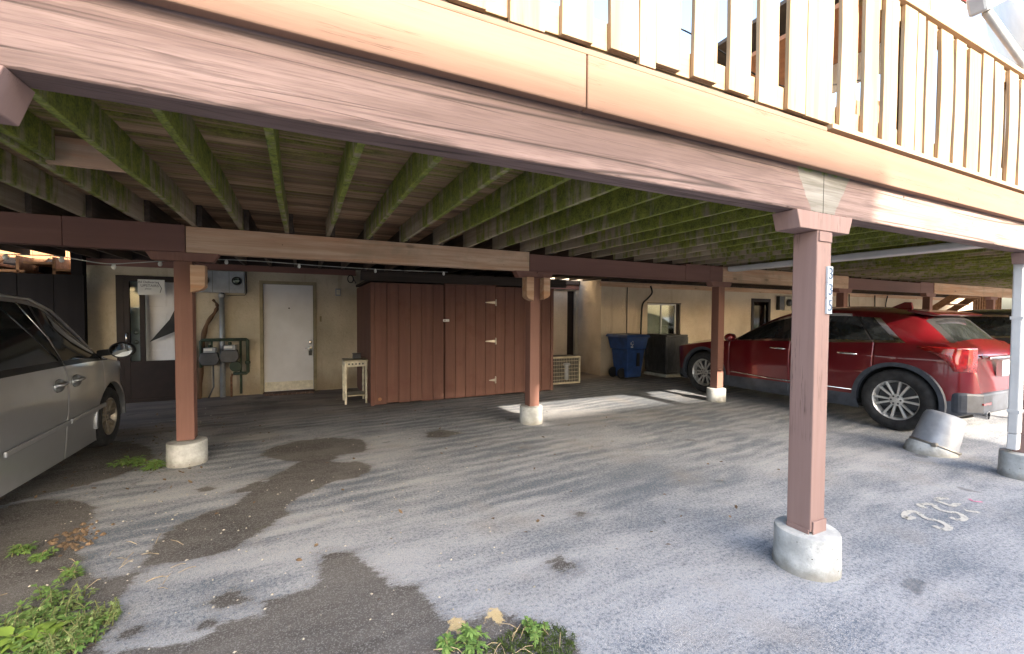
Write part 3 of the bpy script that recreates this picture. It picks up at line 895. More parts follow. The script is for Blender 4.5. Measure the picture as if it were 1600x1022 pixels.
# ================================================================== the building behind
bld = thing('apartment_building', 'beige stucco apartment building at the back of the covered parking', 'building', (3, 9.4, 0))
WY, WY2, WY3 = 9.4, 9.85, 8.85
def wall_with_holes(x0, x1, z0, z1, y0, y1, holes):
    """solid wall in pieces round rectangular holes (hx0,hx1,hz0,hz1)"""
    mb = MB()
    xs = sorted({x0, x1} | {h[0] for h in holes} | {h[1] for h in holes})
    for a, b in zip(xs, xs[1:]):
        cuts = sorted([(h[2], h[3]) for h in holes if h[0] <= a + 1e-6 and h[1] >= b - 1e-6])
        z = z0
        for c in cuts:
            if c[0] > z + 1e-4: mb.box(a, b, y0, y1, z, c[0])
            z = c[1]
        if z < z1: mb.box(a, b, y0, y1, z, z1)
    return mb
def weld(mb):
    return mb
LEFT_HOLES = [(-2.75, -1.72, .0, 2.12), (-.66, .23, 0.02, 2.09)]
obj('stucco_wall', wall_with_holes(-3.32, 4.9, -.05, 2.588, WY, WY + .25, LEFT_HOLES), M['stucco'], bld)
obj('stucco_wall', wall_with_holes(4.9, 6.75, -.05, 2.588, WY2, WY2 + .2, [(6.40, 6.64, .3, 2.16)]), M['stucco_far'], bld)
bx('stucco_return', 6.75, 6.95, WY3 + .001, WY2, -.05, 2.588, M['stucco_far'], bld)
obj('stucco_wall', wall_with_holes(6.752, 30, -.05, 2.588, WY3, WY3 + .2, [(8.27, 9.46, .82, 1.84), (12.42, 13.32, .02, 2.06)]), M['stucco_far'], bld)
bx('upper_wall', -3.1, 30, 9.75, 10.0, 2.43, 5.2, M['stucco'], bld)
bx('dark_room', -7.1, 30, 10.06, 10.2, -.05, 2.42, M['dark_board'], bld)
# ledger boards where the deck meets the wall
bx('ledger', -3.15, 1.0, WY - .045, WY - .002, 2.29, 2.40, M['brown_x'], bld)
bx('ledger', 4.62, 6.74, WY2 - .05, WY2 - .003, 2.20, 2.32, M['brown_x'], bld)
bx('ledger', 6.70, 30, WY3 - .05, WY3 - .003, 2.24, 2.36, M['raw_x'], bld)

bx('dark_rim_fill', -3.3, 4.88, WY - .09, WY - .05, 2.40, 2.588, M['dark_wood'], bld)  # dark boards added so the wall top between the joists reads as shade
bx('dark_rim_fill', 4.89, 6.74, WY2 - .09, WY2 - .052, 2.33, 2.588, M['dark_wood'], bld)
bx('dark_rim_fill', 6.7, 30, WY3 - .09, WY3 - .052, 2.365, 2.588, M['dark_wood'], bld)

# white steel door
dr = bx('door', -.64, .21, WY + .03, WY + .075, .03, 2.07, M['door_white'], bld, .003)
bx('kick_plate', -.632, .202, WY + .026, WY + .0295, .04, .21, M['offwhite'], dr)
for z in (.96, .84):
    obj('lock', MB().lathe([(.036, 0), (.036, -.012), (.022, -.02), (.001, -.021)], 20, (.155, WY + .03, z), 'y'), M['chrome'], dr, True)
obj('handle', MB().tube([(.155, WY + .01, .84), (.155, WY - .03, .84), (.06, WY - .035, .835)], .009, 8), M['chrome'], dr, True)
bx('lock_box', .125, .185, WY - .02, WY + .012, .70, .80, M['blackplastic'], dr, .006)
obj('peephole', MB().lathe([(.014, 0), (.014, -.006), (.001, -.007)], 12, (-.21, WY + .03, 1.62), 'y'), M['blackplastic'], dr)
for a, b, c, d in ((-.70, -.645, 0, 2.13), (.215, .27, 0, 2.13), (-.645, .215, 2.075, 2.13)):
    bx('door_frame', a, b, WY - .025, WY + .06, c, d, M['tan_trim'], bld, .003)
bx('threshold', -.66, .23, WY - .06, WY + .08, -.01, .028, M['brick'], bld)
for i in range(11):
    bx('step_brick', -.62 + i * .076, -.55 + i * .076, WY - .27, WY - .07, -.02, .035 + R.uniform(-.004, .004), M['brick'], bld, .004)

# storm door and inner panelled door
sd = thing('storm_door', 'dark brown storm door with torn screen before a white panelled door', 'door', (-2.23, WY - .05, 0))
fr = M['trim_brown']
for a, b, c, d in ((-2.76, -2.66, 0, 2.14), (-1.80, -1.70, 0, 2.14), (-2.66, -1.80, 2.05, 2.14), (-2.455, -2.385, .70, 2.05), (-2.66, -2.585, 0.03, 2.05)):
    bx('frame', a, b, WY - .05, WY - .005, c, d, fr, sd, .003)
bx('kick_panel', -2.585, -1.80, WY - .045, WY - .02, .05, .70, fr, sd, .003)
bx('bottom_rail', -2.66, -1.80, WY - .055, WY - .015, .0, .05, M['trim_brown'], sd)
inner = bx('inner_door', -2.72, -1.74, WY + .08, WY + .12, .05, 2.05, M['door_white'], sd, .003)
for px0, px1 in ((-2.36, -2.12), (-2.04, -1.84)):
    for pz0, pz1 in ((.22, .75), (.86, 1.5), (1.62, 1.92)):
        mb = MB()
        mb.box(px0, px1, WY + .072, WY + .0799, pz0, pz0 + .018).box(px0, px1, WY + .072, WY + .0799, pz1 - .018, pz1)
        mb.box(px0, px0 + .018, WY + .073, WY + .0799, pz0 + .018, pz1 - .018).box(px1 - .018, px1, WY + .073, WY + .0799, pz0 + .018, pz1 - .018)
        obj('panel_moulding', mb, M['door_white'], inner)
obj('glass_pane', MB().box(-2.585, -2.455, WY - .03, WY - .026, .70, 2.05), M['pane'], sd)
obj('torn_screen', MB().add([(-1.80, WY - .028, 2.02), (-1.80, WY - .028, 1.28), (-2.33, WY - .035, 1.02), (-2.05, WY - .05, 1.40), (-1.86, WY - .03, 1.85)], [(0, 1, 2, 3, 4)]), M['screen'], sd)
obj('handle', MB().tube([(-2.62, WY - .055, 1.0), (-2.62, WY - .10, 1.02), (-2.62, WY - .10, 1.16), (-2.62, WY - .055, 1.18)], .011, 8), M['chrome'], sd, True)
for z in (1.02, 1.18):
    obj('knob', MB().lathe([(.012, .08), (.012, .05), (.032, .04), (.036, .015), (.02, 0), (.001, 0)], 20, (-2.52, WY + .0, z), 'y'), M['gold'], inner, True)
sg = thing('paper_sign', 'hand-lettered white paper sign taped to the storm door top', 'sign', (-2.29, WY - .06, 1.83))
bx('sheet', -2.47, -2.105, WY - .058, WY - .054, 1.82, 2.08, M['paper'], sg)
SM = Matrix.Rotation(math.pi / 2, 4, 'X')
text('lettering', 'All Deliveries', .052, M['ink'], sg, Matrix.Translation((-2.325, WY - .0595, 2.035)) @ SM, .0005)
text('lettering', 'UPSTAIRS', .058, M['ink'], sg, Matrix.Translation((-2.31, WY - .0595, 1.975)) @ SM, .0005)
text('lettering', 'please', .036, M['ink'], sg, Matrix.Translation((-2.33, WY - .0595, 1.925)) @ SM, .0005)
obj('arrow', MB().tube([(-2.17, WY - .0595, 1.86), (-2.15, WY - .0595, 1.94), (-2.20, WY - .0595, 2.04)], .004, 6), M['ink'], sg)

# electric meters
em = thing('electric_meter_box', 'grey double electric meter box on the stucco with conduit below', 'meter', (-1.28, WY - .08, 1.9))
bx('cabinet', -1.66, -.925, WY - .10, WY - .002, 1.885, 2.275, M['grey_metal'], em, .006)
for a in (-1.415, -1.165):
    bx('cabinet_seam', a - .003, a + .003, WY - .1015, WY - .1001, 1.89, 2.27, M['dark_grey'], em)
for cx in (-1.54, -1.045):
    ring = obj('meter_ring', MB().lathe([(.078, 0), (.078, -.03), (.07, -.04), (.066, -.03), (.066, -.005)], 28, (cx, WY - .10, 2.10), 'y', True), M['dark_grey'], em, True, auto=40)
    obj('meter_face', MB().lathe([(.065, -.01), (.065, -.02), (.001, -.02)], 24, (cx, WY - .10, 2.10), 'y'), M['offwhite'], ring)
    obj('glass_dome', MB().lathe([(.066, -.03), (.06, -.06), (.04, -.075), (.001, -.08)], 24, (cx, WY - .10, 2.10), 'y'), M['pane'], ring, True)
    bx('dial_strip', cx - .04, cx + .04, WY - .123, WY - .1205, 2.115, 2.135, M['ink'], ring)
    bx('dial_strip', cx - .025, cx + .03, WY - .123, WY - .1205, 2.075, 2.088, M['ink'], ring)
obj('conduit', MB().tube([(-1.285, WY - .06, 1.89), (-1.285, WY - .06, 0)], .042, 14), M['grey_metal'], em, True)
obj('coupling', MB().lathe([(.052, 0), (.052, .06)], 14, (-1.285, WY - .06, 1.80)), M['grey_metal'], em, True, auto=40)
obj('service_cable', MB().tube([(-.905, WY - .02, 2.28), (-.905, WY - .02, 1.9), (-.93, WY - .02, 1.85), (-1.22, WY - .025, 1.84)], .007, 6), M['wire'], em, True)

# gas meters on a green pipe manifold
gm = thing('gas_manifold', 'green painted gas pipe manifold low on the stucco wall', 'pipe', (-1.22, WY - .1, 0))
def pipe(name, pts, r, parent, mat='green_pipe'):
    return obj(name, MB().tube(pts, r, 10), M[mat], parent, True)
pipe('pipe', [(-1.60, WY - .1, .55), (-1.60, WY - .1, 1.02), (-1.58, WY - .1, 1.04), (-.91, WY - .1, 1.04), (-.89, WY - .1, 1.02), (-.89, WY - .1, .44), (-.91, WY - .1, .42), (-1.12, WY - .1, .42)], .028, gm)
pipe('pipe', [(-1.0, WY - .1, 1.04), (-1.0, WY - .1, .05)], .02, gm)
pipe('pipe', [(-1.44, WY - .1, 1.04), (-1.44, WY - .1, .85)], .018, gm)
pipe('riser', [(-1.13, WY - .1, .42), (-1.15, WY - .1, .36), (-1.15, WY - .1, 0)], .018, gm, 'rust')
pipe('riser', [(-1.42, WY - .1, .6), (-1.42, WY - .1, .2), (-1.50, WY - .08, 0)], .014, gm, 'dark_grey')
obj('valve', MB().lathe([(.03, 0), (.045, .02), (.045, .05), (.02, .07)], 12, (-.89, WY - .16, .62), 'y'), M['green_pipe'], gm, True)
obj('regulator', MB().lathe([(.02, -.02), (.09, -.01), (.10, .02), (.06, .06), (.03, .07)], 20, (-1.07, WY - .2, .56), 'y'), M['green_pipe'], gm, True, auto=50)
def gas_meter(cx, cz, label, s):
    g = thing('gas_meter', label, 'meter', (cx, WY - .18, cz - .15), 'gas meters on the pipe manifold')
    bx('index_cover', cx - .08 * s, cx + .10 * s, WY - .26, WY - .12, cz + .10, cz + .19, M['grey_metal'], g, .01)
    bx('index_window', cx - .07 * s, cx + .05 * s, WY - .264, WY - .2605, cz + .135, cz + .18, M['paper'], g)
    obj('diaphragm_case', MB().prism([(cx - .12, cz + .10), (cx + .12, cz + .10), (cx + .15, cz - .03), (cx + .10, cz - .12), (cx - .10, cz - .12), (cx - .15, cz - .03)], 'y', WY - .25, WY - .1), M['dark_grey'], g, bevel=.015)
    obj('collar', MB().lathe([(.025, 0), (.03, .02), (.025, .05)], 12, (cx, WY - .15, cz + .19)), M['green_pipe'], g, True)
gas_meter(-1.46, .72, 'dark grey gas meter nearest the brown post', 1)
gas_meter(-1.16, .76, 'gas meter with white dial beside the conduit', 1)

# dead vine stump clinging to the wall
def bez(p, n=14):
    p = [Vector(q) for q in p]; out = []
    for k in range(len(p) - 1):
        p0, p1, p2, p3 = p[max(k - 1, 0)], p[k], p[k + 1], p[min(k + 2, len(p) - 1)]
        for q in range(n):
            u = q / n
            out.append(.5 * ((2 * p1) + (p2 - p0) * u + (2 * p0 - 5 * p1 + 4 * p2 - p3) * u * u + (3 * p1 - p0 - 3 * p2 + p3) * u ** 3))
    return out + [p[-1]]
pts = bez([(-1.66, WY - .06, 0), (-1.62, WY - .07, .45), (-1.585, WY - .06, .95), (-1.52, WY - .06, 1.3), (-1.38, WY - .07, 1.55), (-1.355, WY - .07, 1.66), (-1.42, WY - .06, 1.76)], 6)
rs = [.055 - .038 * (i / (len(pts) - 1)) + .006 * math.sin(i * 1.3) for i in range(len(pts))]
o = obj('dead_vine', MB().tube(pts, rs, 10), M['bark'], None, True)
tag(o, 'dead brown vine trunk climbing the stucco above the gas meters', 'vine')

# small fittings near the white door
sb = thing('switch_box', 'small grey weatherproof switch box on the wall by the shed', 'switch', (.67, WY - .04, 1.93))
bx('back_box', .615, .715, WY - .05, WY - .002, 1.875, 2.02, M['grey_metal'], sb, .005)
bx('cover', .635, .698, WY - .058, WY - .0505, 1.90, 1.995, M['offwhite'], sb, .004)
o = bx('doorbell_plate', .325, .36, WY - .015, WY - .001, 1.36, 1.47, M['tan_trim'], None, .003)
tag(o, 'narrow tan doorbell plate beside the white door', 'doorbell')
o = obj('cable_coil', MB().tube([(.90 + .055 * math.cos(a), WY - .03 - .004 * a, 2.22 + .075 * math.sin(a)) for a in [i * .35 for i in range(37)]] + [(1.0, WY - .05, 2.14)], .009, 6), M['wire'], None, True)
tag(o, 'coil of black cable hung at the top of the wall', 'cable')

# dark board wall and wooden stairs behind the van
dw = thing('board_fence', 'near-black board partition behind the silver van', 'fence', (-4.9, 9.0, 0))
x = -8.2
while x < -3.05:
    bx('board', x, min(x + .395, -3.05), 9.05, 9.09, 0, 2.10 + (.04 if x < -4.6 else 0), M['dark_board'], dw, .004)
    x += .4
bx('corner_post', -3.22, -3.08, 9.10, 9.24, 0, 2.46, M['dark_board'], dw, .004)
st = thing('stairway', 'brown timber stairway rising behind the dark partition', 'stairs', (-5, 10, 0))
for i in range(9):
    bx('tread', -6.3 + i * .34, -5.94 + i * .34, 9.5, 10.6, 2.02 + .02 * i + (.12 * (i % 2)), 2.06 + .02 * i + (.12 * (i % 2)), M['stair'], st, .004)
for i in range(7):
    bx('riser_board', -6.1 + i * .42, -6.06 + i * .42, 9.5, 10.6, 2.06, 2.4, M['stair'], st, .004)
    obj('stringer', MB().prism([(-6.0 + i * .42, 2.0), (-5.85 + i * .42, 2.0), (-5.45 + i * .42, 2.42), (-5.6 + i * .42, 2.42)], 'y', 9.42 + .12 * i, 9.46 + .12 * i), M['stair'], st)

for i in range(22):
    bx('stair_wall_board', -8.2 + i * .23, -7.975 + i * .23, 10.72, 10.75, 0, 5.0, M['stair'], st)

# ================================================================== the storage shed
sh = thing('storage_shed', 'reddish brown board storage shed with hinged door in the middle', 'shed', (2.75, 8.3, 0))
SY = 7.4
def boards(x0, x1, n, z0, z1, y, parent, name='siding_board'):
    w = (x1 - x0) / n
    for i in range(n):
        dz = R.uniform(-.012, .012)
        bx(name, x0 + i * w + .0025, x0 + (i + 1) * w - .0025, y + R.uniform(0, .003), y + .03, z0 + dz, z1, M['shed'], parent, .004)
boards(1.08, 2.25, 6, .03, 2.035, SY, sh)
boards(3.235, 4.42, 6, .03, 2.035, SY, sh)
bx('backing', 1.06, 4.47, SY + .032, SY + .06, .02, 2.03, M['dark_board'], sh)
bx('corner_board', 1.015, 1.078, SY - .012, SY + .04, .01, 2.035, M['shed'], sh, .004)
bx('corner_board', 4.423, 4.485, SY - .012, SY + .04, .03, 2.035, M['shed'], sh, .004)
for i in range(7):
    bx('siding_board', 1.018, 1.046, SY + .045 + i * .275, SY + .045 + i * .275 + .27, .03, 2.035, M['shed'], sh, .004)
    bx('siding_board', 4.45, 4.48, SY + .045 + i * .275, SY + .045 + i * .275 + .27, .03, 2.035, M['shed'], sh, .004)
door = bx('shed_door', 2.262, 3.222, SY - .005, SY + .02, .035, 2.05, M['shed'], sh)
w = .96 / 5
for i in range(5):
    bx('door_board', 2.262 + i * w + .0025, 2.262 + (i + 1) * w - .0025, SY - .03, SY - .006, .035, 2.045, M['shed'], door, .004)
bx('door_lintel', 2.25, 3.24, SY - .034, SY - .001, 2.048, 2.07, M['shed'], sh, .003)
for z in (1.74, 1.03, .31):
    hg = obj('hinge', MB().prism([(3.225, z + .026), (3.225, z - .026), (3.02 if z > .4 else 3.10, z - .006), (3.02 if z > .4 else 3.10, z + .006)], 'y', SY - .037, SY - .0305), M['gold'], sh)
    bx('hinge_leaf', 3.226, 3.244, SY - .036, SY - .002, z - .06, z + .06, M['gold'], hg)
    obj('hinge_pin', MB().lathe([(.008, -.06), (.008, .06)], 10, (3.226, SY - .04, z)), M['gold'], hg)
hp = bx('hasp', 2.225, 2.335, SY - .045, SY - .031, 1.39, 1.435, M['white'], sh, .003)
bx('hasp_staple', 2.245, 2.262, SY - .06, SY - .0455, 1.40, 1.425, M['gold'], hp)
bx('shed_header', .86, 4.72, SY - .10, SY - .03, 2.055, 2.21, M['dark_wood'], sh, .004)
bx('shed_roof', 1.0, 4.5, SY - .02, 9.35, 2.06, 2.10, M['dark_wood'], sh)
obj('knot_plug', MB().lathe([(.03, 0), (.028, -.004), (.001, -.005)], 14, (1.16, SY, .11), 'y'), M['stair'], sh)

# white side table with turned legs
tb = thing('side_table', 'small off-white side table with turned legs beside the shed', 'table', (.82, 7.9, 0))
TX0, TX1, TY0, TY1, TH = .66, .99, 7.74, 8.14, .74
bx('table_top', TX0 - .03, TX1 + .03, TY0 - .03, TY1 + .03, TH - .022, TH, M['cream'], tb, .004)
for a, b, c, d in ((TX0 + .02, TX1 - .02, TY0 - .005, TY0 + .012), (TX0 + .02, TX1 - .02, TY1 - .012, TY1 + .005), (TX0 - .005, TX0 + .012, TY0 + .02, TY1 - .02), (TX1 - .012, TX1 + .005, TY0 + .02, TY1 - .02)):
    bx('apron', a, b, c, d, TH - .11, TH - .0225, M['offwhite'], tb)
for i in range(5):
    obj('apron_hole', MB().lathe([(.015, -.0055), (.015, -.007), (.001, -.007)], 12, (TX0 + .055 + i * .055, TY0, TH - .065), 'y'), M['dark_grey'], tb)
for lx in (TX0, TX1):
    for ly in (TY0, TY1):
        prof = [(.018, 0)] + [(.013 + .008 * abs(math.sin(i * .62)) + (.004 if i % 5 == 0 else 0), .02 + i * .0335) for i in range(19)] + [(.021, .64), (.021, TH - .023)]
        obj('leg', MB().lathe(prof, 14, (lx, ly, 0)), M['offwhite'], tb, True)
bx('shelf', TX0, TX1, TY0, TY1, .13, .148, M['cream'], tb, .003)
jb = thing('tin_box', 'small dark tin box standing on the white side table', 'box', (.87, 8.02, TH))
bx('body', .80, .93, 7.96, 8.08, TH + .001, TH + .075, M['dark_grey'], jb, .006)
bx('lid', .795, .935, 7.955, 8.085, TH + .0755, TH + .095, M['dark_grey'], jb, .006)

# old cream window air conditioner case on the ground
ac = thing('air_conditioner', 'old cream cased air conditioner with wire grille beyond the shed', 'air conditioner', (5.3, 8.4, 0))
A0, A1, AY0, AY1, AH = 4.86, 5.63, 8.12, 8.55, .60
bx('casing', A0, A1, AY0 + .02, AY1, .03, AH, M['fins'], ac, .006)
for a, b, c, d in ((A0, A1, AH - .035, AH + .005), (A0, A1, .0, .035), (A0, A0 + .035, .035, AH - .035), (A1 - .035, A1 + .003, .035, AH - .035)):
    bx('grille_frame', a, b, AY0 - .01, AY0 + .018, c, d, M['cream'], ac, .004)
bx('casing_side', A1 - .008, A1 + .006, AY0 + .02, AY1, .03, AH, M['rust'], ac)
for i in range(6):
    bx('grille_bar', A0 + .035, A1 - .035, AY0 - .006, AY0, .09 + i * .082, .097 + i * .082, M['cream'], ac)
for i in range(16):
    bx('grille_wire', A0 + .06 + i * .043, A0 + .063 + i * .043, AY0 + .0005, AY0 + .004, .035, AH - .035, M['cream'], ac)
obj('motor', MB().lathe([(.03, .08), (.055, .10), (.055, .40), (.09, .41), (.09, .45), (.02, .46)], 16, (5.28, AY0 + .03, 0)), M['grey_metal'], ac, True, auto=40)

# blue wheeled bin
bn = thing('wheeled_bin', 'dark blue wheeled recycling bin against the stucco corner', 'bin', (7.2, 8.35, 0))
def frustum(x0, x1, y0, y1, z0, X0, X1, Y0, Y1, z1, parent, name, mat, bev=.02):
    mb = MB().add([(x0, y0, z0), (x1, y0, z0), (x1, y1, z0), (x0, y1, z0), (X0, Y0, z1), (X1, Y0, z1), (X1, Y1, z1), (X0, Y1, z1)],
                  [(3, 2, 1, 0), (4, 5, 6, 7), (0, 1, 5, 4), (1, 2, 6, 5), (2, 3, 7, 6), (3, 0, 4, 7)])
    return obj(name, mb, mat, parent, bevel=bev)
frustum(6.97, 7.40, 8.12, 8.58, .03, 6.93, 7.46, 8.06, 8.66, .70, bn, 'body', M['blue'])
frustum(6.91, 7.48, 8.04, 8.68, .701, 6.87, 7.52, 8.0, 8.74, .99, bn, 'upper_body', M['blue'])
frustum(6.83, 7.56, 7.95, 8.78, .992, 6.86, 7.53, 7.99, 8.76, 1.06, bn, 'lid', M['blue'], .015)
bx('recess_bar', 7.22, 7.30, 8.05, 8.09, .30, .62, M['blackplastic'], bn, .004)
for yy in (8.2, 8.52):
    obj('wheel', MB().lathe([(.02, 0), (.12, 0), (.13, .02), (.12, .05), (.02, .05)], 20, (6.90, yy, .13), 'y'), M['blackplastic'], bn, True, auto=40)
# recycling mark on the bin: three chasing arrows
for q in range(3):
    a0 = q * 2.094 + .5
    mk = MB().tube([(7.03 + .035 * math.cos(a), 8.018, .86 + .05 * math.sin(a)) for a in (a0, a0 + .45, a0 + .9, a0 + 1.3)], .009, 6)
    obj('recycling_mark', mk, M['white'], bn)
bx('recycling_mark', 7.0, 7.06, 8.012, 8.024, .755, .785, M['white'], bn)

# condenser unit
cu = thing('condenser_unit', 'dark grey louvred air conditioning condenser under the window', 'air conditioner', (8.35, 8.3, 0))
C0, C1, D0, D1 = 8.05, 8.75, 7.95, 8.62
bx('plinth', C0 - .05, C1 + .05, D0 - .05, D1 + .05, 0, .07, M['concrete'], cu, .008)
bx('coil', C0 + .03, C1 - .03, D0 + .03, D1 - .03, .071, .99, M['fins'], cu)
bx('base_pan', C0 - .012, C1 + .012, D0 - .012, D1 + .012, .072, .13, M['condenser'], cu, .006)
bx('top_cap', C0 - .012, C1 + .012, D0 - .012, D1 + .012, .985, 1.045, M['condenser'], cu, .012)
for i in range(15):
    a = C0 + .055 + i * (C1 - C0 - .11) / 14
    bx('louvre', a - .012, a + .012, D0, D0 + .012, .13, .985, M['condenser'], cu)
    b = D0 + .055 + i * (D1 - D0 - .11) / 14
    bx('louvre', C0, C0 + .012, b - .012, b + .012, .13, .985, M['condenser'], cu)
for a, b in ((C0, D0), (C1, D0), (C0, D1)):
    bx('corner_panel', a - .035, a + .035, b - .035 + (.03 if b == D0 else -.03), b + .035, .13, .985, M['condenser'], cu, .012)

# pipes and cables on the far wall
o = obj('refrigerant_line', MB().tube(bez([(8.30, WY3 - .07, 2.30), (8.34, WY3 - .08, 2.12), (8.2, WY3 - .08, 1.97), (8.03, WY3 - .08, 1.82), (7.99, WY3 - .08, 1.5), (7.97, WY3 - .08, .75)], 6), .022, 10), M['wire'], None, True)
tag(o, 'thick black insulated pipe bending down the wall to the condenser', 'pipe')
o = obj('thin_conduit', MB().tube([(7.56, WY3 - .02, 2.26), (7.56, WY3 - .02, .9)], .011, 8), M['dark_grey'], None, True)
tag(o, 'thin grey conduit running straight down behind the blue bin', 'pipe')

# window over the condenser
wn = thing('sliding_window', 'white sliding window with blinds above the condenser', 'window', (8.87, WY3 + .05, .85))
for a, b, c, d, m in ((8.27, 8.31, .82, 1.84, 'white'), (9.30, 9.34, .82, 1.84, 'white'), (8.31, 9.30, 1.80, 1.84, 'white'), (8.31, 9.30, .82, .86, 'white'), (8.79, 8.82, .86, 1.80, 'white'), (9.341, 9.46, .82, 1.84, 'trim_brown')):
    bx('frame', a, b, WY3 + .05, WY3 + .09, c, d, M[m], wn)
for a, b in ((8.31, 8.79), (8.82, 9.30)):
    obj('pane', MB().box(a, b, WY3 + .065, WY3 + .069, .86, 1.80), M['pane'], wn)
bx('blind', 8.28, 9.32, WY3 + .12, WY3 + .125, .84, 1.83, M['blind'], wn)
bx('head_trim', 8.25, 9.48, WY3 - .004, WY3 + .05, 1.842, 1.862, M['trim_brown'], wn)
# recessed side door
dd = thing('recessed_door', 'narrow dark side door seen edge-on in the wall recess', 'door', (6.52, WY2 + .1, .3))
bx('leaf', 6.40, 6.64, WY2 + .06, WY2 + .10, .3, 2.16, M['trim_brown'], dd)
bx('jamb', 6.642, 6.75, WY2 - .02, WY2 - .002, 0, 2.18, M['stucco'], dd)

# far neighbour door, meters, cables
fd = thing('neighbour_door', 'dark framed glazed door with a red letter far along the wall', 'door', (12.87, WY3, 0))
for a, b, c, d in ((12.42, 12.52, .02, 2.06), (13.22, 13.32, .02, 2.06), (12.52, 13.22, 1.96, 2.06), (12.52, 13.22, .02, .3)):
    bx('frame', a, b, WY3 - .02, WY3 + .06, c, d, M['trim_brown'], fd)
obj('pane', MB().box(12.52, 13.22, WY3 + .03, WY3 + .035, .3, 1.96), M['pane'], fd)
bx('poster', 12.54, 13.20, WY3 + .05, WY3 + .054, .5, 1.72, M['paper'], fd)
text('poster_letter', 'V', .75, M['redtrim'], fd, Matrix.Translation((12.86, WY3 + .048, 1.3)) @ SM, .001)
nm = thing('meter_bank', 'pair of weathered electric meters by the far neighbour door', 'meter', (14.2, WY3 - .1, 1.6))
bx('cabinet', 13.62, 13.85, WY3 - .12, WY3 - .002, 1.72, 2.15, M['dark_grey'], nm)
for cx in (14.08, 14.5):
    bx('meter_base', cx - .17, cx + .17, WY3 - .1, WY3 - .002, 1.70, 2.15, M['cream'], nm, .01)
    obj('meter_glass', MB().lathe([(.11, 0), (.11, -.06), (.07, -.10), (.001, -.105)], 20, (cx, WY3 - .1, 1.95), 'y'), M['dark_grey'], nm, True, auto=40)
obj('earth_pipe', MB().tube([(14.29, WY3 - .14, 2.35), (14.29, WY3 - .14, .0)], .022, 8), M['green_pipe'], nm, True)
for i, (x0, x1) in enumerate(((17.6, 17.75), (19.3, 19.3), (20.2, 22.0))):
    o = obj('hanging_cable', MB().tube(bez([(x0, WY3 - .06, 2.32), (x0 + .02, WY3 - .06, 2.0 - .1 * i), (x1, WY3 - .06, 1.5 if i < 2 else 2.1)], 6), .02, 8), M['wire'], None, True)
    tag(o, ['black cable dropping down the far wall just behind the red car roof', 'thin straight black cable on the far wall', 'looping black cable near the far stairs'][i], 'cable')
fs = thing('far_stairs', 'orange-brown timber stairs at the far end of the parking bays', 'stairs', (21, 7.5, 0))
for i in range(9):
    bx('tread', 19.2, 20.6, 8.6 - i * .28, 8.88 - i * .28, .25 + i * .24, .29 + i * .24, M['stair'], fs)
for xx in (19.15, 20.62):
    obj('stringer', MB().prism([(8.95, .1), (8.95, .35), (6.2, 2.62), (6.2, 2.36)], 'x', xx, xx + .05), M['stair'], fs)
for i in range(12):
    bx('baluster', 20.9 + i * .2, 20.95 + i * .2, 6.6, 6.65, .9, 2.3, M['stair'], fs)
bx('handrail', 20.6, 23.4, 6.58, 6.67, 2.3, 2.36, M['stair'], fs)

# string lights and loose wires under the back beam
sl = thing('string_lights', 'pale string of little bulbs sagging under the back beam', 'string lights', (-1.5, 5.6, 2.0))
line = bez([(-3.6, 5.50, 2.03), (-2.4, 5.55, 2.04), (-2.05, 5.5, 2.04), (-1.7, 5.5, 1.99), (-1.45, 5.55, 2.02), (-1.0, 5.75, 2.1), (-.5, 6.2, 2.16), (0.3, 6.5, 2.17), (1.2, 6.6, 2.17), (2.1, 6.7, 2.19)], 8)
obj('wire', MB().tube(line, .005, 6), M['wire_white'], sl, True)
for i in range(8, len(line), 9):
    p = line[i]
    obj('bulb', MB().lathe([(.006, .01), (.014, 0), (.02, -.025), (.014, -.045), (.001, -.05)], 10, (p.x, p.y, p.z - .005)), M['bulb'], sl, True)
for i in range(14):
    x = R.uniform(1.5, 2.7)
# grey capped bollard stub leaning by the red car
gc = thing('capped_stub', 'leaning grey metal cap clamped over a low stub near the red car', 'bollard', (6.42, 2.33, 0))
mt = Matrix.Translation((6.40, 2.33, .02)) @ Matrix.Rotation(math.radians(21), 4, Vector((.43, .9, 0)).normalized()) @ Matrix.Scale(.9, 4)
def lathe_t(prof, n, Mx):
    return MB().lathe(prof, n).xf(Mx)
obj('stub_ring', lathe_t([(.252, -.12), (.252, .02), (.24, .04), (.15, .05)], 36, mt), M['concrete'], gc, True, auto=40)
obj('cap', lathe_t([(.228, .04), (.224, .09), (.20, .43), (.185, .462), (.15, .478), (.001, .482)], 40, mt), M['cap_grey'], gc, True, auto=50)
obj('clamp_band', lathe_t([(.228, .05), (.236, .054), (.236, .07), (.228, .074)], 40, mt), M['gold'], gc, True)
for a in (3.5, 5.3):
    c = mt @ Vector((.24 * math.cos(a), .24 * math.sin(a), .06))
    obj('clamp_bolt', MB().box(c.x - .03, c.x + .03, c.y - .02, c.y + .02, c.z - .02, c.z + .02), M['gold'], gc, bevel=.006)

